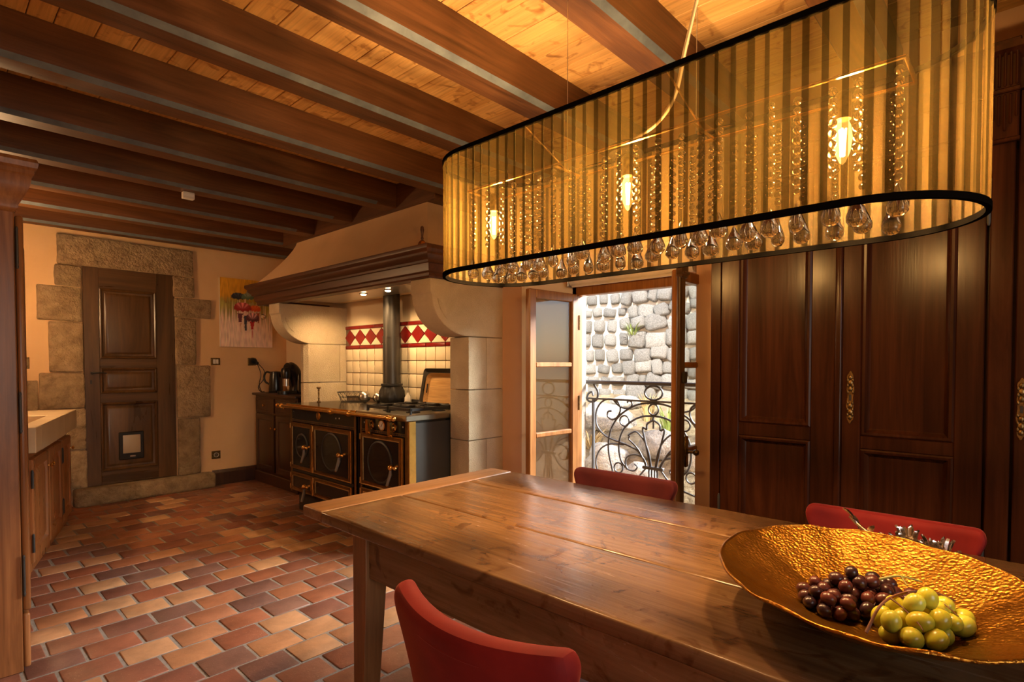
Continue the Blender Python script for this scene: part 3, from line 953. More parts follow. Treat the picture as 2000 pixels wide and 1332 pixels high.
# retaining wall of rubble across the lane
gw = thing('rubble_wall', (6.2, 3.5, -0.6), 'sunlit rubble stone retaining wall across the lane', 'wall')
MB().box(6.10, 6.6, 0.8, 6.3, -0.7, 3.3).build('mortar_core', M['stone_mortar'], gw)
svar = []
for k in range(8):
    bm = bmesh.new()
    bmesh.ops.create_cube(bm, size=1)
    bmesh.ops.bevel(bm, geom=list(bm.edges), offset=0.14, segments=1, affect='EDGES')
    rr = random.Random(k + 50)
    for v in bm.verts:
        v.co += Vector((rr.uniform(-.05, .05), rr.uniform(-.08, .08), rr.uniform(-.08, .08)))
    me = bpy.data.meshes.new('stone'); bm.to_mesh(me); bm.free()
    me.materials.append(M['stone_out'])
    me.polygons.foreach_set('use_smooth', [True] * len(me.polygons))
    svar.append(me)
cnt = 0
z = 0.62
while z < 2.9:
    h = rnd.uniform(0.12, 0.19)
    y = 5.2
    while y > 1.9:
        squared = y > 3.74
        w = rnd.uniform(0.11, 0.17) if squared else rnd.choice((0.09, 0.13, 0.17, 0.22, 0.26))
        hh = h * (rnd.uniform(0.78, 0.95) if squared else rnd.uniform(0.95, 1.12))
        gap = rnd.uniform(0.03, 0.06) if squared else 0.008
        if cnt < 300:
            jz = 0.012 if squared else 0.035
            inst('stone', rnd.choice(svar), (6.10 + rnd.uniform(-.03, .02) + (0.03 if squared else 0), y - w / 2, z + h / 2 + rnd.uniform(-jz, jz)), gw,
                 (rnd.uniform(-.12, .12) if squared else rnd.uniform(-.3, .3), 0, 0), (0.16, w, hh if squared else hh * rnd.uniform(0.85, 1.25)))
            cnt += 1
        y -= w + gap
    z += h + (0.02 if z < 3 else 0)
# bank with boulders below the wall
mb = MB()
n = 18
vs, fs = [], []
for i in range(n + 1):
    for j in range(n + 1):
        xx = 3.35 + 2.85 * i / n
        yyy = 0.6 + 5.6 * j / n
        zz_ = 0.22 + 0.34 * (xx - 4.2) + 0.10 * mnoise.noise(Vector((xx * 1.7, yyy * 1.7, 3)))
        vs.append(Vector((xx, yyy, zz_)))
for i in range(n):
    for j in range(n):
        p = i * (n + 1) + j
        fs.append([p, p + 1, p + n + 2, p + n + 1])
mb.add(vs, fs).build('ground', M['bank'], None, 80, label='dry earthen bank rising from the lane outside', cat='ground', kind='structure')
def bank_z(xx, yyy):
    return 0.22 + 0.34 * (xx - 4.2) + 0.10 * mnoise.noise(Vector((xx * 1.7, yyy * 1.7, 3)))
def boulder(x, y, s, seed, label):
    bm = bmesh.new()
    bmesh.ops.create_icosphere(bm, subdivisions=3, radius=1)
    for v in bm.verts:
        p = v.co.copy()
        k = 1 + 0.28 * mnoise.noise(p * 1.6 + Vector((seed * 3.1, 0, 0))) + 0.08 * mnoise.noise(p * 5 + Vector((seed, 5, 0)))
        v.co = Vector((p.x * k * s[0], p.y * k * s[1], max(p.z, -0.5) * k * s[2]))
    me = bpy.data.meshes.new('boulder'); bm.to_mesh(me); bm.free()
    me.materials.append(M['stone_out'])
    me.polygons.foreach_set('use_smooth', [True] * len(me.polygons))
    o = bpy.data.objects.new('boulder', me); COL.objects.link(o)
    o.location = (x, y, bank_z(x, y) + 0.25 * s[2])
    tag(o, label, 'boulder', 'boulders on the bank')
for x, y, s, lab in [(5.30, 3.45, (0.22, 0.36, 0.20), 'largest flat boulder seen left of the railing palmette'),
                     (4.75, 2.52, (0.17, 0.20, 0.17), 'rounded boulder seen behind the railing palmette'),
                     (4.45, 2.90, (0.20, 0.20, 0.17), 'low boulder seen through the lower left scrolls'),
                     (4.70, 2.12, (0.16, 0.16, 0.16), 'boulder seen through the right window leaf'),
                     (4.25, 2.45, (0.14, 0.16, 0.13), 'lowest boulder seen just over the maroon chair'),
                     (5.80, 3.50, (0.10, 0.20, 0.10), 'small boulder at the foot of the rubble wall')]:
    boulder(x, y, s, x * 3 + y, lab)
def tuft(name, x, y, z, n, h, spread, mat, label, seed, lean=0.0, cat='plant'):
    rr = random.Random(seed)
    mb = MB()
    for _ in range(n):
        an = rr.uniform(0, 2 * math.pi)
        d = Vector((math.cos(an), math.sin(an), 0))
        L = h * rr.uniform(0.5, 1)
        base = Vector((x, y, z)) + d * rr.uniform(0, spread * 0.3)
        tip = base + d * spread * rr.uniform(0.3, 1) + Z * L + Vector((-lean, 0, 0))
        mid = (base + tip) / 2 + Z * L * 0.25
        side = d.cross(Z) * 0.006
        mb.add([base - side, base + side, mid + side * 1.3, mid - side * 1.3, tip], [[0, 1, 2, 3], [3, 2, 4]])
    return mb.build(name, mat, None, label=label, cat=cat)
tuft('grass_tuft', 5.30, 2.70, bank_z(5.30, 2.70), 60, 0.3, 0.15, M['leaf'], 'green grass tuft seen right of the railing palmette', 3)
tuft('grass_tuft', 5.55, 3.08, bank_z(5.55, 3.08), 60, 0.34, 0.14, M['straw'], 'dry straw tuft at the foot of the rubble wall', 4)
tuft('grass_tuft', 4.75, 3.28, bank_z(4.75, 3.28), 50, 0.2, 0.3, M['straw'], 'dry straw tuft seen through the left railing scrolls', 5)
tuft('wall_fern', 6.02, 3.55, 1.62, 26, 0.18, 0.2, M['leaf'], 'small fern growing from the rubble wall', 6)
# ================================================================== FIREPLACE SURROUND
fp = thing('fireplace_surround', (2.6, 4.0, 0), 'big plaster chimney hood on limestone piers over the range', 'fireplace')
# plaster hood, lofted from the mantel shelf up to the trimmer
levels = []
for i in range(13):
    t = i / 12
    k = 1 - (1 - t) ** 1.35
    levels.append((2.17 + 0.285 * k, 2.72 + 0.36 * k, 5.36 - 0.34 * k, 1.99 + (ZB - 0.02 - 1.99) * t))
vs, fs = [], []
for x0, y0, y1, z in levels:
    vs += [Vector((XT + 0.004, y0, z)), Vector((x0, y0, z)), Vector((x0, y1, z)), Vector((XT + 0.004, y1, z))]
for i in range(len(levels) - 1):
    for k in range(3):
        fs.append([i * 4 + k, i * 4 + k + 1, i * 4 + k + 5, i * 4 + k + 4])
fs.append([0, 1, 2, 3]); b_ = (len(levels) - 1) * 4; fs.append([b_ + 3, b_ + 2, b_ + 1, b_])
MB().add(vs, fs).build('hood', M['hood'], fp, 30)
# mantel moulding swept round three sides
prof = [(0.00, 1.812), (0.004, 1.812), (0.012, 1.822), (0.012, 1.840), (0.018, 1.846), (0.026, 1.850), (0.030, 1.880), (0.034, 1.896), (0.046, 1.900),
        (0.046, 1.914), (0.056, 1.922), (0.070, 1.936), (0.074, 1.944), (0.074, 1.956), (0.082, 1.962), (0.092, 1.974), (0.094, 1.986), (0.092, 2.000), (0.0, 2.004)]
vs, fs = [], []
for o_, z in prof:
    vs += [Vector((XT, 2.75 - o_, z)), Vector((2.205 - o_, 2.75 - o_, z)), Vector((2.205 - o_, 5.285 + o_, z)), Vector((XT, 5.285 + o_, z))]
for i in range(len(prof) - 1):
    for k in range(3):
        fs.append([i * 4 + k, i * 4 + k + 1, i * 4 + k + 5, i * 4 + k + 4])
# inner face and bottom closing
n0 = len(vs)
for z in (1.812, 2.004):
    vs += [Vector((XT, 2.83, z)), Vector((2.285, 2.83, z)), Vector((2.285, 5.205, z)), Vector((XT, 5.205, z))]
for k in range(3):
    fs.append([n0 + k, n0 + k + 1, n0 + 5 + k, n0 + 4 + k])
    fs.append([k, k + 1, n0 + k + 1, n0 + k])
    e_ = (len(prof) - 1) * 4
    fs.append([e_ + k, e_ + k + 1, n0 + 5 + k, n0 + 4 + k])
MB().add(vs, fs).build('mantel', M['mantel'], fp, 25)
# soffit and extractor
MB().box(2.285, XT, 2.83, 5.205, 1.86, 1.885).build('soffit', M['plaster_cream'], fp)
MB().box(2.285, XT, 2.83, 2.96, 1.812, 1.86).build('soffit_edge', M['plaster_cream'], fp)
MB().box(2.285, 2.345, 2.96, 4.88, 1.822, 1.86, 0.004).build('soffit_edge', M['plaster_cream'], fp)
ex = MB().box(2.38, 2.68, 3.25, 4.75, 1.835, 1.862, 0.004).build('extractor_panel', M['steel'], fp)
for yc in (3.92, 3.58, 4.55):  # last one is an added lamp without fitting, for light on the left pier
    if yc < 4:
        MB().lathe([(0.032, 0.0), (0.032, 0.008), (0.024, 0.008)], (2.47, yc, 1.827), 18).build('spot_ring', M['steel'], ex, 40)
        MB().lathe([(0.010, 0.0), (0.020, 0.002), (0.022, 0.008)], (2.47, yc, 1.820), 16).build('spot_lens', M['spot'], ex, 40)
    sl = light('hood_spot_or_fill', 'SPOT', (2.52, yc, 1.80), 11, (1.0, 0.62, 0.28), spot_size=math.radians(150), spot_blend=0.8, shadow_soft_size=0.03)
    aim(sl, (2.62, yc + 0.1, 0.95))
# piers and corbels
def pier(y0, y1, xb, inner):
    p = thing('tmp', (0, 0, 0), None, None)
    return p
def corbel_mesh(y0, y1, xb):
    pts = [(xb, 1.812), (2.215, 1.812), (2.215, 1.722), (2.228, 1.715)]
    for i in range(1, 13):
        t = math.pi / 2 * i / 12
        pts.append((2.54 - 0.312 * math.cos(t), 1.715 - 0.262 * math.sin(t)))
    pts.append((xb, 1.453))
    mb = MB()
    return mb.prism(pts, lambda p, t: Vector((p[0], y0 + t * (y1 - y0), p[1])))
for y0, y1, xb, inner in ((2.75, 2.960, XW + 0.02, 1), (4.885, 5.09, XT + 0.01, -1)):
    co = corbel_mesh(y0, y1, xb).build('corbel', M['limestone'], fp)
    bv = co.modifiers.new('bevel', 'BEVEL'); bv.width = 0.012; bv.segments = 2; bv.limit_method = 'ANGLE'; bv.angle_limit = math.radians(50)
    # carved tongue on the side of the corbel
    tg = []
    for i in range(9):
        t = math.pi / 2 * (0.08 + 0.42 * i / 8)
        tg.append((2.54 - 0.272 * math.cos(t), 1.715 - 0.222 * math.sin(t)))
    tg += [(2.54 - 0.23 * math.cos(math.pi / 2 * 0.30), 1.715 - 0.18 * math.sin(math.pi / 2 * 0.30))]
    MB().prism(tg, lambda p, t: Vector((p[0], y0 - 0.008 + t * 0.012, p[1]))).build('tongue', M['limestone'], co)
    courses = [(-0.0, 0.395, False), (0.400, 0.742, True), (0.747, 1.088, False), (1.093, 1.449, True)]
    pr_ = MB().box(2.61, xb, y0 + 0.012, y1 - (0.012 if inner > 0 else 0.122), 0, 1.45).build('pier', M['mortar'], fp)
    for z0, z1, split in courses:
        c = 0.055
        if inner > 0:
            front = [(2.54, y0), (2.54, y0 + 0.105), (2.556, y1), (xb, y1), (xb, y0)]
        else:
            front = [(2.46, y1 - 0.11), (2.46, y0 + 0.045), (2.49, y0), (xb, y0), (xb, y1 - 0.11)]
        if split:
            xm = 2.54 + 0.17 if inner > 0 else 2.54 + 0.27
            A = [p if p[0] < xb - 0.001 else (xm - 0.002, p[1]) for p in front]
            Bk = [(xm + 0.002, y0), (xb, y0), (xb, y1), (xm + 0.002, y1)]
            polys = [A, Bk]
        else:
            polys = [front]
        for pl in polys:
            o = MB().prism(pl, lambda p, t: Vector((p[0], p[1], z0 + t * (z1 - z0)))).build('stone_block', M['limestone'], pr_)
            bv = o.modifiers.new('bevel', 'BEVEL'); bv.width = 0.004; bv.segments = 2
bpy_tmp = [o for o in COL.objects if o.name.startswith('tmp')]
for o in bpy_tmp:
    bpy.data.objects.remove(o)

# little bell on the mantel shelf
bl = thing('hand_bell', (2.19, 2.80, 2.004), 'small hand bell with turned wooden handle on the mantel shelf', 'bell')
MB().lathe([(0.034, 0), (0.030, 0.006), (0.022, 0.03), (0.012, 0.042), (0.0, 0.045)], (2.19, 2.80, 2.004), 18).build('bell_body', M['brass'], bl, 40)
MB().lathe([(0.006, 0), (0.010, 0.012), (0.006, 0.022), (0.009, 0.045), (0.013, 0.065), (0.010, 0.085), (0.0, 0.092)], (2.19, 2.80, 2.047), 14).build('handle', M['mantel'], bl, 40)

# ================================================================== RANGE COOKER
SX = 2.215                      # front face
SY0, SY1 = 2.985, 4.655
st = thing('range_cooker', (2.5, 3.8, 0), 'black enamel range cooker with brass trim and round oven windows', 'cooker')
FS = Fr((SX, SY1, 0), -Y, Z, -X)     # u grows to the right as seen, n towards the room
U = lambda y: SY1 - y
mb = MB()
mb.box(SX + 0.005, 2.87, 3.60, SY1, 0.17, 0.885, 0.003)
mb.box(SX + 0.005, 2.87, SY0, 3.555, 0.17, 0.885, 0.003)
mb.build('body', M['enamel'], st)
MB().box(SX + 0.01, 2.86, SY0 - 0.006, SY0 + 0.002, 0.18, 0.87, 0.002).build('side_panel', M['enamel_side'], st)
MB().box(SX + 0.045, 2.86, SY0 + 0.04, SY1 - 0.03, 0.0, 0.175).build('plinth', M['iron'], st)
MB().box(SX + 0.03, 2.86, 3.553, 3.602, 0.05, 0.885).build('joint_post', M['copper_trim'], st)
# corner strips of polished brass
MB().box(SX - 0.004, SX + 0.055, SY0 - 0.010, SY0 + 0.006, 0.16, 0.885, 0.003).build('corner_strip', M['brass'], st)
MB().box(SX - 0.008, SX + 0.004, SY0, SY0 + 0.035, 0.16, 0.885, 0.003).build('corner_strip', M['copper_trim'], st)
mb = MB()
mb.box(SX - 0.035, 2.875, 3.575, SY1 + 0.02, 0.885, 0.926, 0.006)
mb.build('cooking_plate', M['hob'], st)
MB().box(SX - 0.039, SX - 0.030, 3.575, SY1 + 0.022, 0.885, 0.926, 0.003).build('plate_edge', M['brass'], st)
MB().box(SX - 0.035, 2.875, SY0 - 0.02, 3.573, 0.885, 0.926, 0.005).build('hob_top', M['hob_steel'], st)
# fascias
MB().fbox(FS, U(4.63), U(3.64), 0.775, 0.88, 0, 0.008, 0.002).build('fascia', M['enamel'], st)
MB().fbox(FS, U(3.535), U(3.01), 0.78, 0.88, 0, 0.008, 0.002).build('fascia', M['enamel'], st)
def grille(u0, u1, w0, w1):
    g = MB().fbox(FS, u0, u1, w0, w1, 0.006, 0.011, 0.001).build('grille', M['copper_trim'], st)
    mb = MB()
    n = int((u1 - u0) / 0.022)
    for i in range(n):
        c = u0 + (u1 - u0) * (i + 0.5) / n
        mb.fbox(FS, c - 0.007, c + 0.007, w0 + 0.005, w1 - 0.005, 0.0105, 0.0125)
    mb.build('grille_slots', M['iron'], g, kind='stuff')
grille(U(4.63), U(3.64), 0.775, 0.797)
grille(U(3.535), U(3.01), 0.78, 0.80)
# maker's oval badge
bd = MB().lathe([(0.034, 0), (0.034, 0.004), (0.028, 0.007), (0.0, 0.008)], FS(U(4.17), 0.848, 0.008), 24, -X)
bd.build('badge', M['brass'], st, 40)
# vertical trims
for yv in (4.645, 3.625):
    MB().fbox(FS, U(yv) - 0.012, U(yv) + 0.012, 0.17, 0.88, 0.0, 0.014, 0.003).build('trim_strip', M['copper_trim'], st)
for yv in (3.545,):
    MB().fbox(FS, U(yv) - 0.010, U(yv) + 0.010, 0.17, 0.88, 0.0, 0.014, 0.003).build('trim_strip', M['copper_trim'], st)
def oven_door(y1, y0, z0, z1, win, handle):
    u0, u1 = U(y1), U(y0)
    d = MB().fbox(FS, u0 + 0.02, u1 - 0.02, z0 + 0.02, z1 - 0.02, 0.004, 0.020, 0.002).build('oven_door', M['enamel'], st)
    fm = MB()
    fm.rects(FS, u0, u1, z0, z1, [(0, 0.004), (0, 0.020), (0.006, 0.026), (0.012, 0.022), (0.026, 0.022), (0.032, 0.026), (0.036, 0.018)], cap=False)
    fm.build('door_frame', M['copper_trim'], d, 30)
    # polished outer edge on the opening side
    MB().fbox(FS, u1 - 0.008, u1 + 0.006, z0, z1, 0.012, 0.027, 0.003).build('edge_strip', M['brass'], d)
    if win:
        yc, zc, r = win
        MB().lathe([(r, 0), (r, 0.006), (r - 0.010, 0.010), (r - 0.014, 0.005)], FS(U(yc), zc, 0.020), 36, -X, caps=False).build('window_ring', M['iron'], d, 40)
        MB().lathe([(r - 0.012, 0), (r - 0.012, 0.005)], FS(U(yc), zc, 0.020), 36, -X).build('oven_window', M['oven_glass'], d, 40)
    if handle:
        yh, zh = handle
        p = FS(U(yh), zh, 0.020)
        mb = MB()
        mb.lathe([(0.013, 0), (0.010, 0.012), (0.007, 0.02), (0.007, 0.038)], p, 12, -X)
        mb.ball(p - X * 0.05, 0.020, 14, 10)
        mb.tube([p - X * 0.05, p - X * 0.05 - Y * 0.045], [0.008, 0.010], 8)
        mb.ball(p - X * 0.05 - Y * 0.050, 0.012, 10, 8)
        hd = mb.build('handle_mount', M['brass'], d, 50)
        tip = p + Vector((-0.055, 0.035, -0.125))
        MB().tube([p - X * 0.05 - Z * 0.015, p * 0.6 + tip * 0.4 - X * 0.02, tip], [0.008, 0.013, 0.010], 10).build('lever', M['ebony'], d, 50)
        MB().ball(tip, 0.009, 10, 8).build('lever_tip', M['brass'], d, 50)
    for zz_ in (z0 + 0.03, z1 - 0.03):
        MB().lathe([(0.008, -0.022), (0.008, 0.022)], FS(u0 - 0.006, zz_, 0.020), 8).build('hinge', M['brass'], d, 40)
oven_door(4.632, 4.255, 0.372, 0.768, (4.43, 0.58, 0.105), (4.30, 0.585))
oven_door(4.238, 3.665, 0.372, 0.768, (3.95, 0.58, 0.150), (3.755, 0.585))
oven_door(4.632, 4.255, 0.185, 0.345, None, (4.305, 0.262))
oven_door(4.238, 3.665, 0.185, 0.345, None, None)
oven_door(3.532, 3.030, 0.392, 0.772, (3.29, 0.58, 0.150), (3.092, 0.575))
oven_door(3.532, 3.030, 0.185, 0.372, None, None)
MB().fbox(FS, U(4.63), U(3.66), 0.347, 0.370, 0, 0.006).build('vent_slot', M['iron'], st)
# knobs and thermometer
for yk in (3.406, 3.139):
    mb = MB()
    c = FS(U(yk), 0.835, 0.008)
    mb.lathe([(0.030, 0), (0.030, 0.004), (0.020, 0.010), (0.018, 0.026)], c, 18, -X)
    mb.prism([(-0.012, 0.040), (0.012, 0.040), (0.017, -0.03), (0.010, -0.062), (-0.010, -0.062), (-0.017, -0.03)], lambda p, t: c + Vector((-0.022 - 0.022 * t, p[0], p[1])))
    mb.build('control_knob', M['brass'], st, 40)
c = FS(U(3.272), 0.840, 0.008)
th = MB().lathe([(0.038, 0), (0.038, 0.010), (0.033, 0.014), (0.031, 0.009)], c, 28, -X, caps=False).build('thermometer', M['brass'], st, 40)
MB().lathe([(0.033, 0), (0.033, 0.008)], c, 28, -X).build('dial', M['white'], th, 40)
MB().tube([c + Vector((-0.0095, 0.008, -0.012)), c + Vector((-0.0095, -0.014, 0.020))], [0.002, 0.0012], 6).build('needle', M['iron'], th)
for yk, zk in ((4.60, 0.86), (3.90, 0.845), (3.85, 0.848), (3.50, 0.845), (3.035, 0.845)):
    MB().lathe([(0.006, 0), (0.006, 0.002), (0.003, 0.004)], FS(U(yk), zk, 0.008), 10, -X).build('screw', M['steel'], st, 40)
# brass rail
XRl, ZRl = SX - 0.075, 0.905
rg = MB().lathe([(0.013, 0), (0.013, 1.72)], (XRl, 3.045, ZRl), 14, Y).build('towel_rail', M['brass'], st, 50)
for ye in (3.045, 4.765):
    MB().ball((XRl, ye, ZRl), (0.020, 0.016, 0.020), 14, 10).build('rail_end', M['brass'], rg, 60)
for yk in (4.70, 3.86, 3.60, 3.10):
    mb = MB()
    mb.lathe([(0.020, -0.014), (0.023, 0.0), (0.020, 0.014)], (XRl, yk, ZRl), 14, Y)
    mb.tube([(XRl, yk, ZRl), (SX - 0.03, yk, ZRl)], 0.009, 8)
    mb.build('rail_bracket', M['brass'], rg, 50)
# gas hob: burners and cast grates
for xc, yc in ((2.37, 3.42), (2.37, 3.14), (2.60, 3.42), (2.60, 3.14)):
    bu = MB().lathe([(0.050, 0), (0.050, 0.006), (0.040, 0.010), (0.038, 0.016), (0.0, 0.018)], (xc, yc, 0.926), 20).build('burner', M['iron'], st, 40)
    MB().lathe([(0.022, 0), (0.022, 0.006), (0.0, 0.007)], (xc, yc, 0.944), 16).build('burner_cap', M['steel'], bu, 40)
for y0, y1 in ((3.285, 3.545), (3.015, 3.275)):
    mb = MB()
    zt = 0.968
    for yk in (y0, y1 - 0.012):
        mb.box(2.255, 2.72, yk, yk + 0.014, zt - 0.022, zt, 0.003)
    for xk in (2.255, 2.48, 2.708):
        mb.box(xk, xk + 0.014, y0, y1, zt - 0.022, zt, 0.003)
    ym = (y0 + y1) / 2
    for xc in (2.37, 2.60):
        mb.box(xc - 0.10, xc - 0.035, ym - 0.006, ym + 0.006, zt - 0.016, zt + 0.006, 0.002)
        mb.box(xc + 0.035, xc + 0.10, ym - 0.006, ym + 0.006, zt - 0.016, zt + 0.006, 0.002)
        mb.box(xc - 0.006, xc + 0.006, y0, ym - 0.035, zt - 0.016, zt + 0.006, 0.002)
        mb.box(xc - 0.006, xc + 0.006, ym + 0.035, y1, zt - 0.016, zt + 0.006, 0.002)
    for xk in (2.255, 2.708):
        for yk in (y0, y1 - 0.012):
            mb.box(xk, xk + 0.012, yk, yk + 0.012, 0.926, zt)
    mb.build('pan_grate', M['iron'], st)

# flue pipe with cast urn foot
pp = thing('flue_pipe', (2.76, 3.95, 0.926), 'grey stove pipe rising from a cast iron urn foot', 'pipe')
urn = [(0.080, 0), (0.088, 0.01), (0.104, 0.035), (0.108, 0.07), (0.100, 0.11), (0.088, 0.14), (0.082, 0.155), (0.092, 0.158), (0.092, 0.172), (0.078, 0.174)]
um = MB().lathe(urn, (2.76, 3.95, 0.926), 32)
# swirled flutes
nv = len(um.v)
for i, v in enumerate(um.v):
    ring_i = i // 32
    if 1 <= ring_i <= 5:
        an = math.atan2(v.y - 3.95, v.x - 2.76)
        k = 1 + 0.10 * math.sin(an * 8 + ring_i * 1.1)
        v.x = 2.76 + (v.x - 2.76) * k; v.y = 3.95 + (v.y - 3.95) * k
um.build('urn_foot', M['iron'], pp, 50)
MB().lathe([(0.074, 0), (0.074, 0.40)], (2.76, 3.95, 1.095), 32).build('lower_pipe', M['pipe'], pp, 40)
MB().lathe([(0.077, 0.0), (0.077, 0.012)], (2.76, 3.95, 1.488), 32).build('pipe_joint', M['pipe'], pp, 40)
MB().lathe([(0.070, 0), (0.070, 0.37)], (2.76, 3.95, 1.495), 32).build('upper_pipe', M['pipe'], pp, 40)

# things standing on the range
ll = MB().lathe([(0.016, 0), (0.018, 0.006), (0.008, 0.012), (0.006, 0.03), (0.011, 0.038), (0.005, 0.046), (0.008, 0.062), (0.008, 0.095), (0.005, 0.10), (0.011, 0.108), (0.006, 0.114), (0.016, 0.122), (0.020, 0.128), (0.016, 0.136), (0.0, 0.138)], (2.44, 4.605, 0.926), 14)
ll.build('candlestick', M['brass_old'], None, 50, label='small dark turned candlestick on the left of the range top', cat='candlestick')
bk = thing('wire_basket', (2.66, 4.42, 0.926), 'empty wire basket standing on the range top', 'basket')
def loopb(rx, ry, z, k=36):
    return [(2.66 + rx * math.cos(2 * math.pi * i / k), 4.42 + ry * math.sin(2 * math.pi * i / k), z) for i in range(k)]
for nm, a_, b2, z_ in (('rim_wire', 0.115, 0.150, 1.014), ('base_wire', 0.085, 0.115, 0.930), ('middle_wire', 0.100, 0.132, 0.972)):
    MB().tube(loopb(a_, b2, z_), 0.0035 if nm == 'rim_wire' else 0.002, 5, True).build(nm, M['iron'], bk, 60)
mb = MB()
for i in range(16):
    t0 = 2 * math.pi * i / 16
    for s in (1, -1):
        pts = []
        for q in range(5):
            f_ = q / 4
            t = t0 + s * f_ * 0.39
            pts.append((2.66 + (0.085 + 0.03 * f_) * math.cos(t), 4.42 + (0.115 + 0.035 * f_) * math.sin(t), 0.930 + 0.084 * f_))
        mb.tube(pts, 0.0012, 4)
for i in range(-3, 4):
    mb.tube([(2.58, 4.42 + i * 0.03, 0.930), (2.74, 4.42 + i * 0.03, 0.930)], 0.0012, 4)
mb.build('mesh_wires', M['iron'], bk)
for (x_, y_, r_, lab) in ((2.66, 4.215, 0.052, 'left and larger shiny steel ball beside the wire basket'), (2.745, 4.135, 0.046, 'right and smaller shiny steel ball against the flue pipe foot')):
    t = thing('steel_ball', (x_, y_, 0.926), lab, 'ornament', 'steel balls on the range')
    MB().ball((x_, y_, 0.926 + r_), r_, 24, 16).build('shell', M['steel'], t, 80)
    MB().lathe([(r_ * 1.004, -0.003), (r_ * 1.004, 0.003)], (x_, y_, 0.926 + r_), 24, Vector((-.3, -.6, 1)), caps=False).build('seam_band', M['pipe'], t, 40)
bt = thing('oil_bottle', (2.80, 3.78, 0.926), 'small clear oil bottle with pourer behind the hob', 'bottle')
MB().lathe([(0.028, 0), (0.030, 0.01), (0.028, 0.06), (0.012, 0.085), (0.010, 0.10)], (2.80, 3.78, 0.926), 16).build('glass_body', M['white'], bt, 40)
MB().lathe([(0.012, 0), (0.010, 0.012), (0.005, 0.018), (0.004, 0.04)], (2.80, 3.78, 1.026), 10).build('pourer', M['steel'], bt, 40)
# trays leaning against the tiles: frame leaning back towards the wall
def tray(name, yl, yr, xbase, h, lean, lip, mat, label, slots, corner):
    t = thing(name, (xbase, (yl + yr) / 2, 0.926), label, 'tray')
    c_, s_ = math.cos(lean), math.sin(lean)
    fr = Fr((xbase, yl, 0.930), -Y, Vector((s_, 0, c_)), Vector((-c_, 0, s_)))
    w = yl - yr
    def rr(r, ins):
        pts = []
        for cx_, cz_, a0 in ((w - r, h - r, 0), (r, h - r, 90), (r, r, 180), (w - r, r, 270)):
            for q in range(6):
                g = math.radians(a0 + 18 * q)
                pts.append((cx_ + (r - ins) * math.cos(g), cz_ + (r - ins) * math.sin(g)))
        return pts
    outer, inner = rr(corner, 0.0), rr(corner, 0.028)
    MB().prism(inner, lambda p, q: fr(p[0], p[1], 0.0 + 0.006 * q)).build('tray_base', mat, t)
    mb = MB()
    o0 = [fr(a, b_, lip) for a, b_ in outer]; o1 = [fr(a, b_, lip - 0.006) for a, b_ in outer]
    i0 = [fr(a, b_, 0.004) for a, b_ in inner]; i1 = [fr(a, b_, 0.0) for a, b_ in inner]
    n = len(outer)
    fs = []
    for k in range(n):
        l = (k + 1) % n
        fs += [[k, l, 2 * n + l, 2 * n + k], [n + k, 3 * n + k, 3 * n + l, n + l], [k, n + k, n + l, l]]
    mb.add(o0 + o1 + i0 + i1, fs)
    mb.build('tray_rim', mat, t, 40)
    if slots:
        MB().fbox(fr, 0.010, 0.020, h * 0.40, h * 0.68, lip * 0.4, lip * 0.4 + 0.012, 0.004).build('hand_slot', M['iron'], t)
tray('metal_tray', 3.60, 3.02, 2.805, 0.300, 0.20, 0.035, M['pipe'], 'dark metal tray leaning on the tiles behind the bamboo tray', True, 0.03)
tray('bamboo_tray', 3.49, 3.02, 2.750, 0.265, 0.20, 0.030, M['bamboo'], 'bamboo serving tray leaning upright behind the gas hob', True, 0.05)
MB().box(2.835, 2.870, 3.62, 3.86, 0.926, 0.968, 0.004).build('back_grille', M['iron'], st)

# ================================================================== CORNER CABINET
cc = thing('corner_cabinet', (2.75, 5.75, 0), 'dark wooden cabinet with drawers in the corner beyond the range', 'cabinet')
CX0, CY0, CY1 = 2.515, 5.16, 6.12
FC = Fr((CX0, CY1, 0), -Y, Z, -X)
CWd = CY1 - CY0
MB().box(CX0, XT - 0.01, CY0, CY1, 0.0, 0.93, 0.003).build('body', M['dark'], cc)
MB().box(CX0 - 0.03, XT - 0.01, CY0 - 0.01, YB - 0.03, 0.93, 0.955, 0.008, 2).build('top', M['dark'], cc)
mb = MB().fbox(FC, -0.012, CWd + 0.01, 0, 0.115, 0, 0.018, 0.006)
mb.build('plinth', M['dark'], cc)
hw = CWd / 2
knob = [(0.006, 0), (0.005, 0.008), (0.012, 0.014), (0.013, 0.02), (0.008, 0.025), (0, 0.026)]
for i in range(2):
    u0, u1 = i * hw + 0.03, (i + 1) * hw - 0.015
    d = MB().rects(FC, u0, u1, 0.755, 0.905, [(0, 0), (0, 0.014), (0.006, 0.018), (0.02, 0.018), (0.026, 0.013)]).build('drawer', M['dark'], cc, 30)
    MB().lathe(knob, FC((u0 + u1) / 2, 0.83, 0.013), 12, -X).build('knob', M['brass'], d, 40)
    d = MB().rects(FC, u0, u1, 0.14, 0.735, [(0, 0), (0, 0.016), (0.004, 0.018), (0.055, 0.018), (0.062, 0.008), (0.085, 0.016)]).build('cabinet_door', M['dark'], cc, 30)
    MB().lathe(knob, FC(u1 - 0.025 if i == 0 else u0 + 0.025, 0.60, 0.018), 12, -X).build('knob', M['brass'], d, 40)
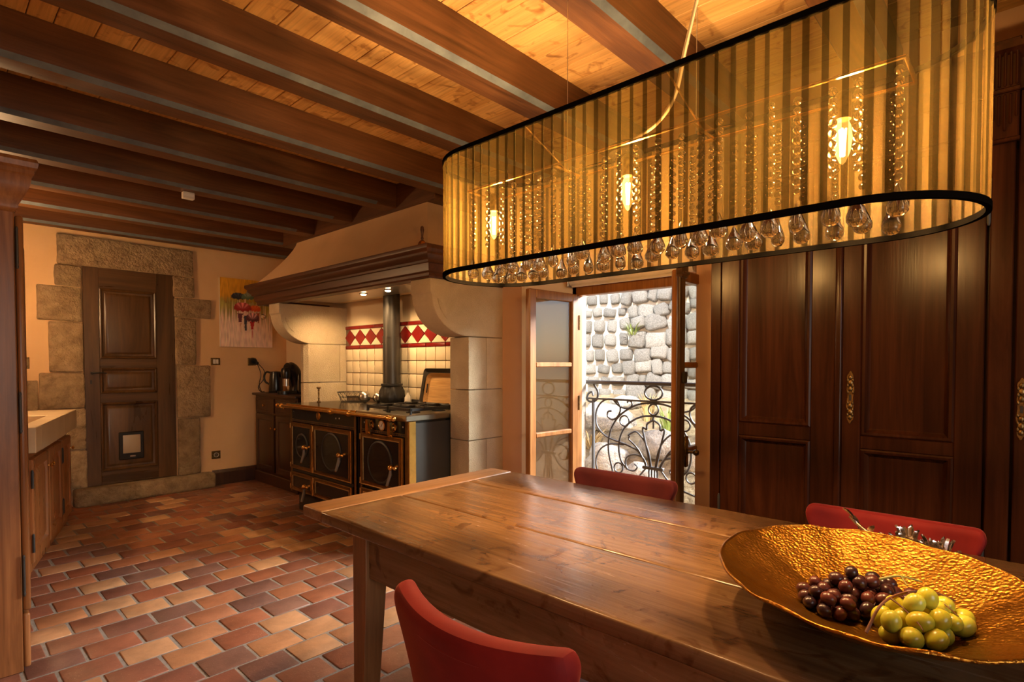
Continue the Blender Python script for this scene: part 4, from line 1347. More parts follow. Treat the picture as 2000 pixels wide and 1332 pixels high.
# kettle
kx, ky, kz = 2.665, 5.97, 0.955
ke = thing('kettle', (kx, ky, kz), 'black electric kettle on the corner cabinet', 'kettle')
MB().lathe([(0.072, 0), (0.074, 0.012)], (kx, ky, kz), 24).build('kettle_base', M['black_plastic'], ke, 40)
MB().lathe([(0.070, 0.0), (0.072, 0.02), (0.066, 0.12), (0.058, 0.20), (0.054, 0.215), (0.0, 0.222)], (kx, ky, kz + 0.013), 24).build('kettle_body', M['black_plastic'], ke, 40)
hd = Vector((-0.55, 0.83, 0)).normalized()
kp = Vector((kx, ky, kz))
MB().tube(spline([kp + hd * 0.055 + Z * 0.215, kp + hd * 0.11 + Z * 0.22, kp + hd * 0.135 + Z * 0.18, kp + hd * 0.125 + Z * 0.12, kp + hd * 0.068 + Z * 0.085], 6), 0.011, 8).build('kettle_handle', M['black_plastic'], ke, 60)
MB().prism([(-0.02, 0), (0.02, 0), (0, 0.03)], lambda p, t: kp - hd * (0.05 + 0.02 * 1) + hd.cross(Z) * p[0] - hd * p[1] + Z * (0.17 + 0.045 * t)).build('spout', M['black_plastic'], ke)
# capsule coffee maker
mx_, my_ = 2.665, 5.62
cm = thing('coffee_maker', (mx_, my_, kz), 'black rounded capsule coffee maker on the corner cabinet', 'coffee maker')
cp = Vector((mx_, my_, kz))
fdir = Vector((-1, -0.25, 0)).normalized(); sdir = fdir.cross(Z)
mb = MB()
mb.prism([(0.13 * math.cos(t), 0.075 * math.sin(t)) for t in [2 * math.pi * i / 24 for i in range(24)]], lambda p, t: cp + fdir * (p[0] + 0.02) + sdir * p[1] + Z * (0.032 * t))
mb.build('drip_tray', M['black_plastic'], cm, 40)
# body: a bent column leaning forward at the head
spine = spline([(-0.06, 0.02), (-0.075, 0.10), (-0.055, 0.19), (-0.01, 0.255), (0.05, 0.275)], 5)
pts = [cp + fdir * p.x + Z * p.y for p in [Vector((a.x, a.y, 0)) for a in [Vector((q[0], q[1], 0)) for q in spine]]]
n_ = len(pts)
MB().tube(pts, [0.062 + 0.012 * math.sin(math.pi * i / (n_ - 1)) - (0.012 if i > n_ - 4 else 0) for i in range(n_)], 18).build('machine_body', M['black_plastic'], cm, 60)
MB().lathe([(0.045, 0), (0.052, 0.05), (0.05, 0.09), (0.038, 0.11)], cp + fdir * 0.055 + Z * 0.16, 20).build('brew_head', M['black_plastic'], cm, 50)
mb = MB()
mb.lathe([(0.034, 0), (0.036, 0.075)], cp + fdir * 0.055 + Z * 0.082, 20)
mb.build('capsule_holder', M['steel'], cm, 50)
MB().lathe([(0.05, 0), (0.052, 0.20), (0.045, 0.22)], cp - fdir * 0.085 - sdir * 0.05, 20).build('water_tank', M['oven_glass'], cm, 50)

# ================================================================== ON THE BACK WALL
pa = thing('umbrella_painting', (2.45, YB, 1.45), 'unframed canvas of people under coloured umbrellas on the back wall', 'painting')
PW, PH, nx, nz = 0.545, 0.727, 84, 100
x0p, z0p = 2.175, 1.447
vs, fs, colr = [], [], []
pr2 = random.Random(5)
streak = [pr2.random() for _ in range(nx + 1)]
streak2 = [pr2.random() for _ in range(nx + 1)]
def mixc(a, b_, t):
    t = max(0, min(1, t))
    return tuple(a[k] * (1 - t) + b_[k] * t for k in range(3))
umb = [(0.34, 0.735, 0.135, 0.062, (0.012, 0.014, 0.02), (0.05, 0.05, 0.06)), (0.52, 0.74, 0.12, 0.06, (0.06, 0.11, 0.07), (0.22, 0.28, 0.20)),
       (0.60, 0.80, 0.11, 0.07, (0.18, 0.20, 0.16), (0.36, 0.36, 0.30)), (0.66, 0.57, 0.11, 0.06, (0.40, 0.05, 0.012), (0.52, 0.12, 0.03)),
       (0.42, 0.575, 0.165, 0.085, (0.22, 0.01, 0.012), (0.62, 0.20, 0.18)), (0.61, 0.43, 0.125, 0.085, (0.06, 0.012, 0.02), (0.66, 0.34, 0.33))]
figs = [(0.37, 0.36, 0.50, 0.055, (0.09, 0.02, 0.03)), (0.475, 0.24, 0.47, 0.035, (0.02, 0.022, 0.035)), (0.60, 0.26, 0.39, 0.045, (0.30, 0.01, 0.012)), (0.72, 0.36, 0.52, 0.03, (0.22, 0.04, 0.02)),
        (0.38, 0.22, 0.36, 0.014, (0.40, 0.22, 0.13)), (0.60, 0.13, 0.26, 0.012, (0.40, 0.12, 0.10))]
for j in range(nz + 1):
    for i in range(nx + 1):
        u, w = i / nx, j / nz
        vs.append(Vector((x0p + PW * u, YB - 0.022, z0p + PH * w)))
        s1, s2 = streak[i], streak2[i]
        gold = (0.42, 0.20, 0.012); olive = (0.15, 0.11, 0.025); pale = (0.52, 0.40, 0.30); pink = (0.50, 0.33, 0.29)
        c_ = mixc(olive, gold, (w - 0.66 + 0.05 * s1) / 0.12)
        if w < 0.62 + 0.1 * s2:
            low = mixc(pale, pink, s2 * 0.8)
            c_ = mixc(low, mixc(olive, (0.30, 0.26, 0.05), s1), (w - 0.22 - 0.34 * abs(u - 0.5) * -1.2 - 0.25 * s1 - 0.22) / 0.15 + 0.2)
        nn = mnoise.noise(Vector((u * 40, w * 9, 2)))
        c_ = tuple(k * (1 + 0.35 * nn) for k in c_)
        for fx, w0, w1, hwid, fc in figs:
            tt = (w - w0) / (w1 - w0)
            if 0 < tt < 1 and abs(u - fx) < hwid * (0.45 + 0.55 * tt) * (1 + 0.3 * mnoise.noise(Vector((w * 60, fx * 9, 1)))):
                c_ = fc
        for ux, uw, ra, rb2, cd, cl in umb:
            dx, dw = (u - ux) / ra, (w - uw) / rb2
            scal = 0.22 * abs(math.sin(dx * 5.5))
            if dx * dx + max(0, dw) ** 2 < 1 and dw > -0.55 + scal - 0.5 * (1 - abs(dx)) * 0.4:
                tt = max(0, 1 - (dx * dx + (dw - 0.75) ** 2) * 1.1) * (0.55 + 0.45 * math.cos(math.atan2(dx, dw + 0.3) * 12))
                c_ = mixc(cd, cl, tt)
        colr.append((*[min(1, max(0, k * 1.75)) for k in c_], 1))
for j in range(nz):
    for i in range(nx):
        p = j * (nx + 1) + i
        fs.append([p, p + 1, p + nx + 2, p + nx + 1])
me = bpy.data.meshes.new('painted_face')
me.from_pydata([tuple(v) for v in vs], [], fs)
ca = me.color_attributes.new('Col', 'FLOAT_COLOR', 'POINT')
for k, c_ in enumerate(colr):
    ca.data[k].color = c_
me.materials.append(M['canvas'])
o = bpy.data.objects.new('painted_face', me); COL.objects.link(o); place(o, pa)
MB().box(x0p, x0p + PW, YB - 0.0215, YB - 0.001, z0p, z0p + PH).build('stretched_canvas', M['white'], pa)

def plate_thing(name, x, z, w, h, label, cat, kind):
    t = thing(name, (x, YB, z), label, cat)
    FP = Fr((x, YB, z), X, Z, -Y)
    MB().rects(FP, -w / 2, w / 2, -h / 2, h / 2, [(0, 0), (0, 0.006), (0.004, 0.010), (0.012, 0.010)], True).build('cover_plate', M['brass_old'], t, 30)
    if kind == 'switch':
        MB().fbox(FP, -w * 0.28, w * 0.02, -h * 0.3, h * 0.3, 0.009, 0.014, 0.002).build('rocker', M['white'], t)
        MB().fbox(FP, w * 0.06, w * 0.30, -h * 0.3, h * 0.3, 0.009, 0.014, 0.002).build('rocker', M['white'], t)
    if kind == 'socket':
        MB().lathe([(h * 0.30, 0), (h * 0.30, 0.006), (h * 0.26, 0.006), (h * 0.25, 0.002)], FP(0, 0, 0.008), 20, -Y).build('socket_well', M['white'], t, 40)
        mb = MB()
        for s in (-1, 1):
            mb.lathe([(0.004, 0), (0.004, 0.002)], FP(s * 0.011, 0, 0.012), 8, -Y)
        mb.build('contact_holes', M['iron'], t)
    return t
plate_thing('light_switch', 2.13, 1.291, 0.09, 0.075, 'brass double light switch between the stone doorway and the painting', 'switch', 'switch')
plate_thing('wall_socket', 2.125, 0.316, 0.085, 0.082, 'brass wall socket low beside the stone doorway', 'socket', 'socket')
plate_thing('wall_socket', 0.62, 1.275, 0.08, 0.10, 'brass wall plate above the sink near the armoire', 'socket', 'switch')
pg = plate_thing('wall_socket', 2.50, 1.29, 0.085, 0.082, 'brass wall socket with a black plug above the corner cabinet', 'socket', 'none')
pl_ = thing('plug_adapter', (2.50, YB - 0.04, 1.29), 'black plug adapter with cord hanging in the wall socket', 'plug')
mb = MB()
mb.lathe([(0.036, 0), (0.040, 0.01), (0.038, 0.045), (0.028, 0.06), (0.0, 0.062)], (2.50, YB - 0.011, 1.295), 18, -Y)
mb.ball((2.53, YB - 0.055, 1.275), (0.025, 0.022, 0.02), 12, 8)
mb.build('plug_body', M['black_plastic'], pl_, 50)
for k, pts in enumerate(([(2.54, YB - 0.06, 1.26), (2.57, YB - 0.07, 1.15), (2.555, YB - 0.06, 1.04), (2.565, YB - 0.09, 0.966), (2.575, YB - 0.10, 0.962), (2.585, YB - 0.10, 0.962)],
                         [(2.545, YB - 0.06, 1.27), (2.605, YB - 0.07, 1.19), (2.60, YB - 0.07, 1.10), (2.545, YB - 0.06, 1.02), (2.56, YB - 0.08, 0.966), (2.585, YB - 0.12, 0.962)])):
    MB().tube(spline(pts, 6), 0.004, 6).build('cord', M['black_plastic'], pl_, 60)

# sensor box under a beam
sb = thing('sensor_box', (1.265, 4.16, ZB - 0.03), 'small white sensor box fixed under a ceiling beam', 'sensor')
MB().box(1.235, 1.305, 4.125, 4.165, ZB - 0.045, ZB - 0.001, 0.003).build('casing', M['white'], sb)
MB().box(1.238, 1.302, 4.123, 4.1255, ZB - 0.03, ZB - 0.012).build('cover_seam', M['blind'], sb)

# faceted glass ball hanging below the mantel end
hb = thing('hanging_crystal', (2.22, 5.22, 1.68), 'small clear glass ball hanging under the left mantel end', 'ornament')
MB().ball((2.22, 5.22, 1.705), 0.024, 12, 8).build('glass_ball', M['crystal'], hb, 20)
MB().tube([(2.22, 5.22, 1.728), (2.22, 5.22, 1.812)], 0.001, 4).build('thread', M['steel'], hb)
# ================================================================== SINK RUN ON THE LEFT
ang = math.radians(74)
FK = Fr((0.469, 4.188, 0), Vector((math.cos(ang), math.sin(ang), 0)), Z, Vector((math.sin(ang), -math.cos(ang), 0)))
KL = 1.515
sk = thing('stone_sink', tuple(FK(KL / 2, 0.75, -0.3)), 'pale stone worktop with a deep sink basin', 'sink')
mb = MB()
hole = (0.16, 0.95, -0.46, -0.09)
mb.fbox(FK, 0, hole[0], 0.752, 0.90, -0.60, 0.0, 0.004)
mb.fbox(FK, hole[1], KL, 0.752, 0.90, -0.60, 0.0, 0.004)
mb.fbox(FK, hole[0], hole[1], 0.752, 0.90, hole[3], 0.0, 0.0)
mb.fbox(FK, hole[0], hole[1], 0.752, 0.90, -0.60, hole[2], 0.0)
mb.build('worktop', M['sink'], sk)
MB().fbox(FK, hole[0], hole[1], 0.752, 0.79, hole[2], hole[3]).build('basin_floor', M['sink'], sk)
kc = thing('sink_cabinet', tuple(FK(KL / 2, 0, -0.3)), 'reddish wooden cabinet under the stone sink', 'cabinet')
MB().fbox(FK, 0.03, KL - 0.02, 0.0, 0.75, -0.58, -0.068, 0.003).build('body', M['kitchen'], kc)
for i, (u0, u1, kside) in enumerate(((0.10, 0.57, 1), (0.585, 1.05, 0), (1.11, 1.45, 1))):
    d = MB().rects(FK, u0, u1, 0.085, 0.70, [(0, -0.068), (0, -0.040), (0.008, -0.032), (0.06, -0.032), (0.070, -0.050), (0.105, -0.036)]).build('cabinet_door', M['kitchen'], kc, 30)
    uk = u1 - 0.03 if kside else u0 + 0.03
    MB().lathe(knob, FK(uk, 0.60, -0.032), 12, FK.N).build('knob', M['brass'], d, 40)
    for zz_ in (0.20, 0.58):
        MB().lathe([(0.007, -0.05), (0.007, 0.05), (0.004, 0.06)], FK(u0 - 0.006 if kside else u1 + 0.004, zz_, -0.036), 8).build('hinge', M['iron'], d, 40)
# wall lamp over the sink (out of sight behind the armoire)
light('sink_lamp', 'POINT', (0.26, 5.10, 1.80), 26, (1.0, 0.60, 0.28), shadow_soft_size=0.035)

# ================================================================== ARMOIRE ON THE LEFT
ar = thing('armoire', (0.0, 3.5, 0), 'tall glossy wooden armoire cut by the left picture edge', 'armoire')
AX, AY0, AY1 = 0.283, 3.0, 4.02
MB().box(-0.32, AX, AY0, AY1, 0.0, 1.93, 0.004).build('body', M['armoire'], ar)
prof = [(0.0, 1.88), (0.008, 1.89), (0.012, 1.90), (0.012, 1.91), (0.030, 1.945), (0.046, 1.985), (0.052, 2.02), (0.058, 2.03), (0.058, 2.045), (0.068, 2.055), (0.072, 2.075), (0.066, 2.09), (-0.2, 2.09)]
vs, fs = [], []
for o_, z in prof:
    vs += [Vector((-0.32, AY0 - o_, z)), Vector((AX + o_, AY0 - o_, z)), Vector((AX + o_, AY1 + o_, z)), Vector((-0.32, AY1 + o_, z))]
for i in range(len(prof) - 1):
    for k in range(3):
        fs.append([i * 4 + k, i * 4 + k + 1, i * 4 + k + 5, i * 4 + k + 4])
MB().add(vs, fs).build('cornice', M['armoire'], ar, 30)
FA = Fr((AX, AY0, 0), Y, Z, X)
dw = (AY1 - AY0) / 2
for i in range(2):
    u0, u1 = i * dw + 0.004, (i + 1) * dw - 0.004
    d = MB().fbox(FA, u0, u1, 0.25, 1.872, 0.002, 0.028, 0.009, 3).build('armoire_door', M['armoire'], ar, 40)
    MB().rects(FA, u0 + 0.09, u1 - 0.09, 0.36, 1.76, [(0, 0.027), (0, 0.036), (0.012, 0.040), (0.02, 0.03), (0.05, 0.034)]).build('door_panel', M['armoire'], d, 30)
    if i == 0:
        for zc in (0.40, 1.07, 1.738):
            mb = MB()
            mb.lathe([(0.003, -0.085), (0.006, -0.075), (0.004, -0.07), (0.005, -0.06), (0.005, 0.06), (0.004, 0.07), (0.006, 0.075), (0.003, 0.085)], FA(-0.007, zc, 0.006), 10)
            mb.build('hinge', M['iron'], d, 40)
MB().fbox(FA, 0.0, AY1 - AY0, 0.015, 0.24, 0.0, 0.024, 0.009, 3).build('base_drawer', M['armoire'], ar, 40)

# ================================================================== BUILT-IN WARDROBE ON THE RIGHT
WX = 2.40
wd = thing('built_in_wardrobe', (2.62, 0.0, 0), 'tall dark cherry wardrobe with panelled doors beside the window', 'wardrobe')
FW = Fr((WX, 1.022, 0), -Y, Z, -X)     # u to the right as seen
V = lambda y: 1.022 - y
MB().box(WX + 0.02, XW - 0.005, -1.30, 1.018, 0, 2.24, 0.003).build('carcass', M['cherry'], wd)
MB().fbox(FW, 0.0, V(0.978), 0.0, 2.22, -0.02, 0.0, 0.002).build('end_stile', M['cherry'], wd)
MB().fbox(FW, 0.0, V(-1.30), 0.0, 0.12, -0.02, 0.002, 0.004).build('plinth', M['cherry'], wd)
MB().fbox(FW, 0.0, V(-1.30), 2.14, 2.24, -0.02, 0.0, 0.004).build('frieze', M['cherry'], wd)
prof = [(0, 2.20), (0.01, 2.21), (0.02, 2.235), (0.045, 2.255), (0.055, 2.262), (0.055, 2.28), (0.0, 2.285)]
MB().prism([(o_, z) for o_, z in prof], lambda p, t: FW(-0.01 + t * (V(-1.30)), p[1], p[0] - 0.01)).build('cornice', M['cherry'], wd)
pp_prof = [(0, -0.004), (0.0, 0.006), (0.006, 0.011), (0.014, 0.009), (0.020, 0.000), (0.028, -0.007), (0.036, -0.007)]
def wdoor(y1, y0, sl, sr, zmid0, zmid1, esc):
    """One wardrobe door between y1 (left) and y0 (right); sl/sr stile widths, mid rail zmid0..zmid1."""
    u0, u1 = V(y1), V(y0)
    d = MB().fbox(FW, u0, u1, 0.13, 2.135, -0.018, -0.008).build('wardrobe_door', M['cherry'], wd)
    MB().fbox(FW, u0, u0 + sl, 0.13, 2.135, -0.008, 0.008, 0.003).build('stile', M['cherry'], d)
    MB().fbox(FW, u1 - sr, u1, 0.13, 2.135, -0.008, 0.008, 0.003).build('stile', M['cherry'], d)
    for a, c in ((0.13, 0.24), (zmid0, zmid1), (2.02, 2.135)):
        MB().fbox(FW, u0 + sl, u1 - sr, a, c, -0.008, 0.0075, 0.003).build('rail', M['cherry'], d)
    for a, c in ((0.24, zmid0), (zmid1, 2.02)):
        MB().rects(FW, u0 + sl, u1 - sr, a, c, pp_prof).build('panel', M['cherry'], d, 25)
    return d
d1 = wdoor(0.972, 0.530, 0.078, 0.085, 0.965, 1.020, None)
d2 = wdoor(0.508, 0.097, 0.062, 0.075, 0.952, 1.000, None)
d3 = wdoor(0.022, -0.42, 0.035, 0.08, 1.535, 1.640, None)
d4 = wdoor(-0.44, -0.88, 0.07, 0.08, 0.952, 1.000, None)
# rounded closing strip between the two doors
MB().fbox(FW, V(0.532), V(0.507), 0.13, 2.135, -0.01, 0.018, 0.008, 3).build('closing_strip', M['cherry'], wd, 40)
# pilaster with carved head
pi_ = MB().fbox(FW, V(0.088), V(0.030), 0.12, 2.14, -0.012, 0.012, 0.003).build('pilaster', M['cherry'], wd)
mb = MB()
mb.fbox(FW, V(0.094), V(0.024), 1.985, 2.29, 0.010, 0.026, 0.004)
mb.fbox(FW, V(0.097), V(0.021), 1.975, 1.988, 0.010, 0.034, 0.003)
mb.fbox(FW, V(0.097), V(0.021), 2.13, 2.145, 0.010, 0.036, 0.003)
mb.fbox(FW, V(0.097), V(0.021), 2.275, 2.295, 0.010, 0.038, 0.003)
for i in range(5):
    c = V(0.094) + 0.007 + 0.014 * i
    mb.fbox(FW, c - 0.004, c + 0.004, 2.15, 2.27, 0.024, 0.034, 0.003)
    h0 = 2.01 + 0.02 * abs(i - 2)
    mb.fbox(FW, c - 0.004, c + 0.004, h0, 2.125, 0.024, 0.033, 0.003)
mb.build('carved_head', M['cherry'], pi_, label='carved reeded pilaster head')
# iron hinges
for yh, zs in ((0.0925, (1.80, 0.62)), (0.975, (1.80, 0.62))):
    for zc in zs:
        MB().lathe([(0.003, -0.08), (0.006, -0.07), (0.006, 0.07), (0.003, 0.08)], FW(V(yh), zc, 0.010), 8).build('hinge', M['iron'], wd, 40)
# ornate brass escutcheons
def escutcheon(u, z, parent, hh=0.098):
    pts = []
    n = 44
    for i in range(n):
        t = 2 * math.pi * i / n
        k = 1 + 0.16 * math.cos(t * 10) + 0.07 * math.sin(t * 6)
        a, c = math.sin(t), math.cos(t)
        pts.append((0.0145 * k * a * (1 + 0.25 * math.cos(2 * t)), hh * c * (0.92 + 0.08 * k)))
    e = MB().prism(pts, lambda p, t: FW(u + p[0], z + p[1], 0.008 + 0.005 * t)).build('escutcheon', M['brass_old'], parent)
    mb = MB()
    for s in (1, -1):
        for w_, r_ in ((0.075, 0.008), (0.055, 0.010), (0.032, 0.009)):
            mb.ball(FW(u, z + s * w_, 0.013), (0.005, r_ * 0.9, r_ * 1.2), 8, 6)
        for w_ in (0.065, 0.045, 0.02):
            for q in (1, -1):
                mb.ball(FW(u + q * 0.008, z + s * w_, 0.0125), (0.004, 0.004, 0.008), 6, 5)
    mb.build('relief', M['brass_old'], e, 60)
    MB().fbox(FW, u - 0.004, u + 0.004, z - 0.012, z + 0.010, 0.012, 0.0155, 0.001).build('keyhole', M['iron'], e)
escutcheon(V(0.478), 1.143, d2)
escutcheon(V(0.004), 1.125, d3)

# ================================================================== DINING TABLE
TX0, TX1, TY1, TY0, TZ = 0.938, 1.912, 1.905, -0.95, 0.76
tb = thing('dining_table', (1.42, 0.5, 0), 'long worn oak farmhouse dining table', 'table')
def worn_box(mb, x0, x1, y0, y1, z0, z1, seed, amp=0.0016, b=0.006, step=0.07):
    bm = bmesh.new()
    bmesh.ops.create_cube(bm, size=1)
    bmesh.ops.scale(bm, vec=(x1 - x0, y1 - y0, z1 - z0), verts=bm.verts)
    bmesh.ops.bevel(bm, geom=list(bm.edges), offset=b, segments=3, affect='EDGES', profile=0.5)
    cuts = int(max(x1 - x0, y1 - y0) / step)
    bmesh.ops.subdivide_edges(bm, edges=[e for e in bm.edges if e.calc_length() > 0.3], cuts=max(1, cuts), use_grid_fill=True)
    for v in bm.verts:
        p = Vector((v.co.x * 5, v.co.y * 5, v.co.z * 9)) + Vector((seed * 11.7, 0, 0))
        q = v.co * 22 + Vector((seed * 3, 7, 0))
        v.co += Vector((mnoise.noise(p), mnoise.noise(p + Vector((0, 8, 0))), 0.4 * mnoise.noise(p + Vector((8, 0, 0))))) * amp * 1.4 + Vector((mnoise.noise(q), 0, 0)) * amp
    bmesh.ops.translate(bm, vec=((x0 + x1) / 2, (y0 + y1) / 2, (z0 + z1) / 2), verts=bm.verts)
    bm.verts.index_update()
    mb.add([v.co.copy() for v in bm.verts], [[v.index for v in f.verts] for f in bm.faces])
    bm.free()
    return mb
for i, (a, c) in enumerate(((TX0, 1.272), (1.275, 1.624), (1.627, TX1))):
    worn_box(MB(), a, c, TY0, 1.766, TZ - 0.038 , TZ - (0.0 if i != 1 else 0.0008), i + 1).build('tabletop_plank', M['table'], tb, 40)
worn_box(MB(), TX0 + 0.004, TX1 - 0.002, 1.770, TY1, TZ - 0.040, TZ + 0.001, 9, b=0.009).build('breadboard_end', M['table_x'], tb, 40)
# aprons
AZ0, AZ1 = 0.575, TZ - 0.038
MB().box(0.985, 1.010, -0.60, 1.545, AZ0, AZ1, 0.003).build('apron', M['table'], tb)
MB().box(1.84, 1.865, -0.60, 1.545, AZ0, AZ1, 0.003).build('apron', M['table'], tb)
MB().box(1.04, 1.81, 1.565, 1.59, AZ0, AZ1, 0.003).build('apron', M['table_x'], tb)
for xs, s in ((0.972, 1), (1.878, -1)):
    for ys in (1.540, -0.66):
        a = 0.078
        mb = MB()
        y1_ = ys + a
        def sec(z, k):
            return [Vector((xs, y1_, z)), Vector((xs, y1_ - a * k, z)), Vector((xs + s * a * k * 1.05, y1_ - a * k, z)), Vector((xs + s * a * k * 1.05, y1_, z))]
        vs = sec(0.0, 0.66) + sec(AZ0 - 0.01, 1.0) + sec(AZ1, 1.0)
        fs = [[0, 1, 2, 3], [8, 9, 10, 11]]
        for q in range(2):
            for k in range(4):
                l = (k + 1) % 4
                fs.append([q * 4 + k, q * 4 + l, q * 4 + 4 + l, q * 4 + 4 + k])
        lg = mb.add(vs, fs).build('leg', M['table_z'], tb)
        bv = lg.modifiers.new('bevel', 'BEVEL'); bv.width = 0.004; bv.segments = 2

# ================================================================== VELVET CHAIRS
def chair_meshes(mat, width=0.48, top=0.825):
    """Chair facing +X: backrest at x = 0, seat towards +X."""
    nu, nw = 17, 13
    vs, fs = [], []
    def pt(u, w, off):
        s = 2 * u - 1
        prof_w = 0.37 + 0.0 * w
        hwid = (width / 2) * (0.70 + 0.30 * max(0, (w - 0.35) / 0.65) ** 1.7) if w > 0.35 else (width / 2) * 0.70
        z = 0.43 + (top - 0.43) * w + 0.012 * s * s * w
        # rounded corner
        if w > 0.9:
            hwid -= 0.030 * ((w - 0.9) / 0.1) ** 2
        x = -0.055 * w + 0.055 * s * s * (0.7 + 0.3 * w) - 0.02
        return Vector((x + off, s * hwid, z))
    for side, off in ((0, -0.027), (1, 0.027)):
        for j in range(nw):
            for i in range(nu):
                vs.append(pt(i / (nu - 1), j / (nw - 1), off))
    n = nu * nw
    for j in range(nw - 1):
        for i in range(nu - 1):
            p = j * nu + i
            fs.append([p, p + 1, p + nu + 1, p + nu])
            fs.append([n + p, n + p + nu, n + p + nu + 1, n + p + 1])
    for i in range(nu - 1):
        fs.append([i, n + i, n + i + 1, i + 1])
        p = (nw - 1) * nu + i
        fs.append([p, p + 1, n + p + 1, n + p])
    for j in range(nw - 1):
        p = j * nu
        fs.append([p, p + nu, n + p + nu, n + p])
        p = j * nu + nu - 1
        fs.append([p, n + p, n + p + nu, p + nu])
    back = MB().add(vs, fs)
    seat = MB().box(-0.02, 0.43, -0.225, 0.225, 0.40, 0.485, 0.035, 4)
    return back, seat
def chair(x, y, rz, mat, label, width=0.48, top=0.825):
    t = thing('dining_chair', (x, y, 0), label, 'chair', 'velvet chairs round the dining table', rz=rz)
    back, seat = chair_meshes(mat, width, top)
    o = back.build('backrest', mat, t, 60, local=True)
    s = o.modifiers.new('subsurf', 'SUBSURF'); s.levels = 1; s.render_levels = 2
    seam = []
    MB().add(*([v for v in seat.v], seat.f)).build('seat', mat, t, 40, local=True)
    # piped seam along the rear of the backrest
    pts = []
    for i in range(17):
        s_ = 2 * i / 16 - 1
        w = 0.90
        hw_ = (width / 2) * (0.70 + 0.30 * ((w - 0.35) / 0.65) ** 1.7) - 0.02
        pts.append(Vector((-0.055 * w + 0.055 * s_ * s_ * (0.7 + 0.3 * w) - 0.02 - 0.0265, s_ * hw_, 0.43 + (top - 0.43) * w + 0.012 * s_ * s_ * w)))
    MB().tube(pts, 0.0018, 6).build('piping', mat, t, 60, local=True)
    for sx, sy in ((0.02, 1), (0.02, -1), (0.38, 1), (0.38, -1)):
        MB().tube([Vector((sx, sy * 0.17, 0.41)), Vector((sx + (0.03 if sx > 0.2 else -0.04), sy * 0.20, 0.0))], [0.016, 0.010], 10).build('leg', M['iron'], t, 50, local=True)
    return t
chair(0.690, 0.708, 0.0, M['velvet'], 'red velvet chair in the foreground on the near side of the table')
chair(1.985, 1.225, math.pi, M['velvet_dark'], 'maroon velvet chair with its back to the open window', 0.53, 0.80)
chair(1.985, 0.295, math.pi, M['velvet'], 'red velvet chair standing in front of the cherry wardrobe', 0.50, 0.80)
# ================================================================== BOWL AND FRUIT
BC = Vector((1.254, 0.216, 0))
BA, BB, BANG = 0.318, 0.268, math.radians(31)
BZ0, BZ1 = TZ + 0.004, 0.862
bux, buy = Vector((math.cos(BANG), math.sin(BANG), 0)), Vector((-math.sin(BANG), math.cos(BANG), 0))
def bowl_r(x, y):
    d = Vector((x, y, 0)) - BC
    return math.hypot(d.dot(bux) / BA, d.dot(buy) / BB)
def bowl_z(r):
    return BZ0 + 0.004 + (BZ1 - BZ0 - 0.004) * max(0, (r - 0.16) / 0.84) ** 1.55
def bowl_pt(r, t, off):
    wob = 0.0018 * math.sin(t * 9) + 0.0012 * math.sin(t * 17 + 1)
    return BC + bux * (BA * r * math.cos(t)) + buy * (BB * r * math.sin(t)) + Z * (bowl_z(r) + off + wob * r)
vs, fs = [], []
rings, seg = 26, 96
for side, off in ((0, 0.0), (1, -0.0035)):
    for i in range(rings + 1):
        r = max(0.002, i / rings)
        for k in range(seg):
            vs.append(bowl_pt(r, 2 * math.pi * k / seg, off))
n = (rings + 1) * seg
for i in range(rings):
    for k in range(seg):
        l = (k + 1) % seg
        fs.append([i * seg + k, i * seg + l, (i + 1) * seg + l, (i + 1) * seg + k])
        fs.append([n + i * seg + k, n + (i + 1) * seg + k, n + (i + 1) * seg + l, n + i * seg + l])
fs.append(list(range(seg))[::-1]); fs.append([n + k for k in range(seg)])
bo = thing('fruit_bowl', (BC.x, BC.y, TZ), 'wide shallow hammered gold bowl holding grapes', 'bowl')
MB().add(vs, fs).build('bowl_shell', M['gold'], bo, 60)
MB().tube([bowl_pt(1.0, 2 * math.pi * k / seg, -0.0015) for k in range(seg)], 0.0032, 6, True).build('rim', M['gold'], bo, 60)

def pile(cx_, cy_, ex, ey, ang_, n, r0, r1, seed, others, maxz):
    rr = random.Random(seed)
    out = []
    ca_, sa_ = math.cos(ang_), math.sin(ang_)
    for _ in range(n):
        best = None
        for _ in range(60):
            a, q = rr.uniform(0, 2 * math.pi), math.sqrt(rr.random())
            dx, dy = ex * q * math.cos(a), ey * q * math.sin(a)
            x, y = cx_ + dx * ca_ - dy * sa_, cy_ + dx * sa_ + dy * ca_
            r = rr.uniform(r0, r1)
            z = bowl_z(bowl_r(x, y)) + r * 1.02
            for (ox, oy, oz, orr) in others + out:
                d2 = (x - ox) ** 2 + (y - oy) ** 2
                R_ = (r + orr) * 0.94
                if d2 < R_ * R_:
                    z = max(z, oz + math.sqrt(R_ * R_ - d2))
            sc = z + 0.35 * q * max(ex, ey)
            if best is None or sc < best[0]:
                best = (sc, x, y, z, r)
        out.append(best[1:5])
    return out
dark = pile(1.292, 0.250, 0.125, 0.062, math.radians(-38), 62, 0.0125, 0.0148, 3, [], 0.9)
green = pile(1.205, 0.118, 0.092, 0.050, math.radians(-35), 26, 0.0155, 0.0185, 8, dark, 0.9)
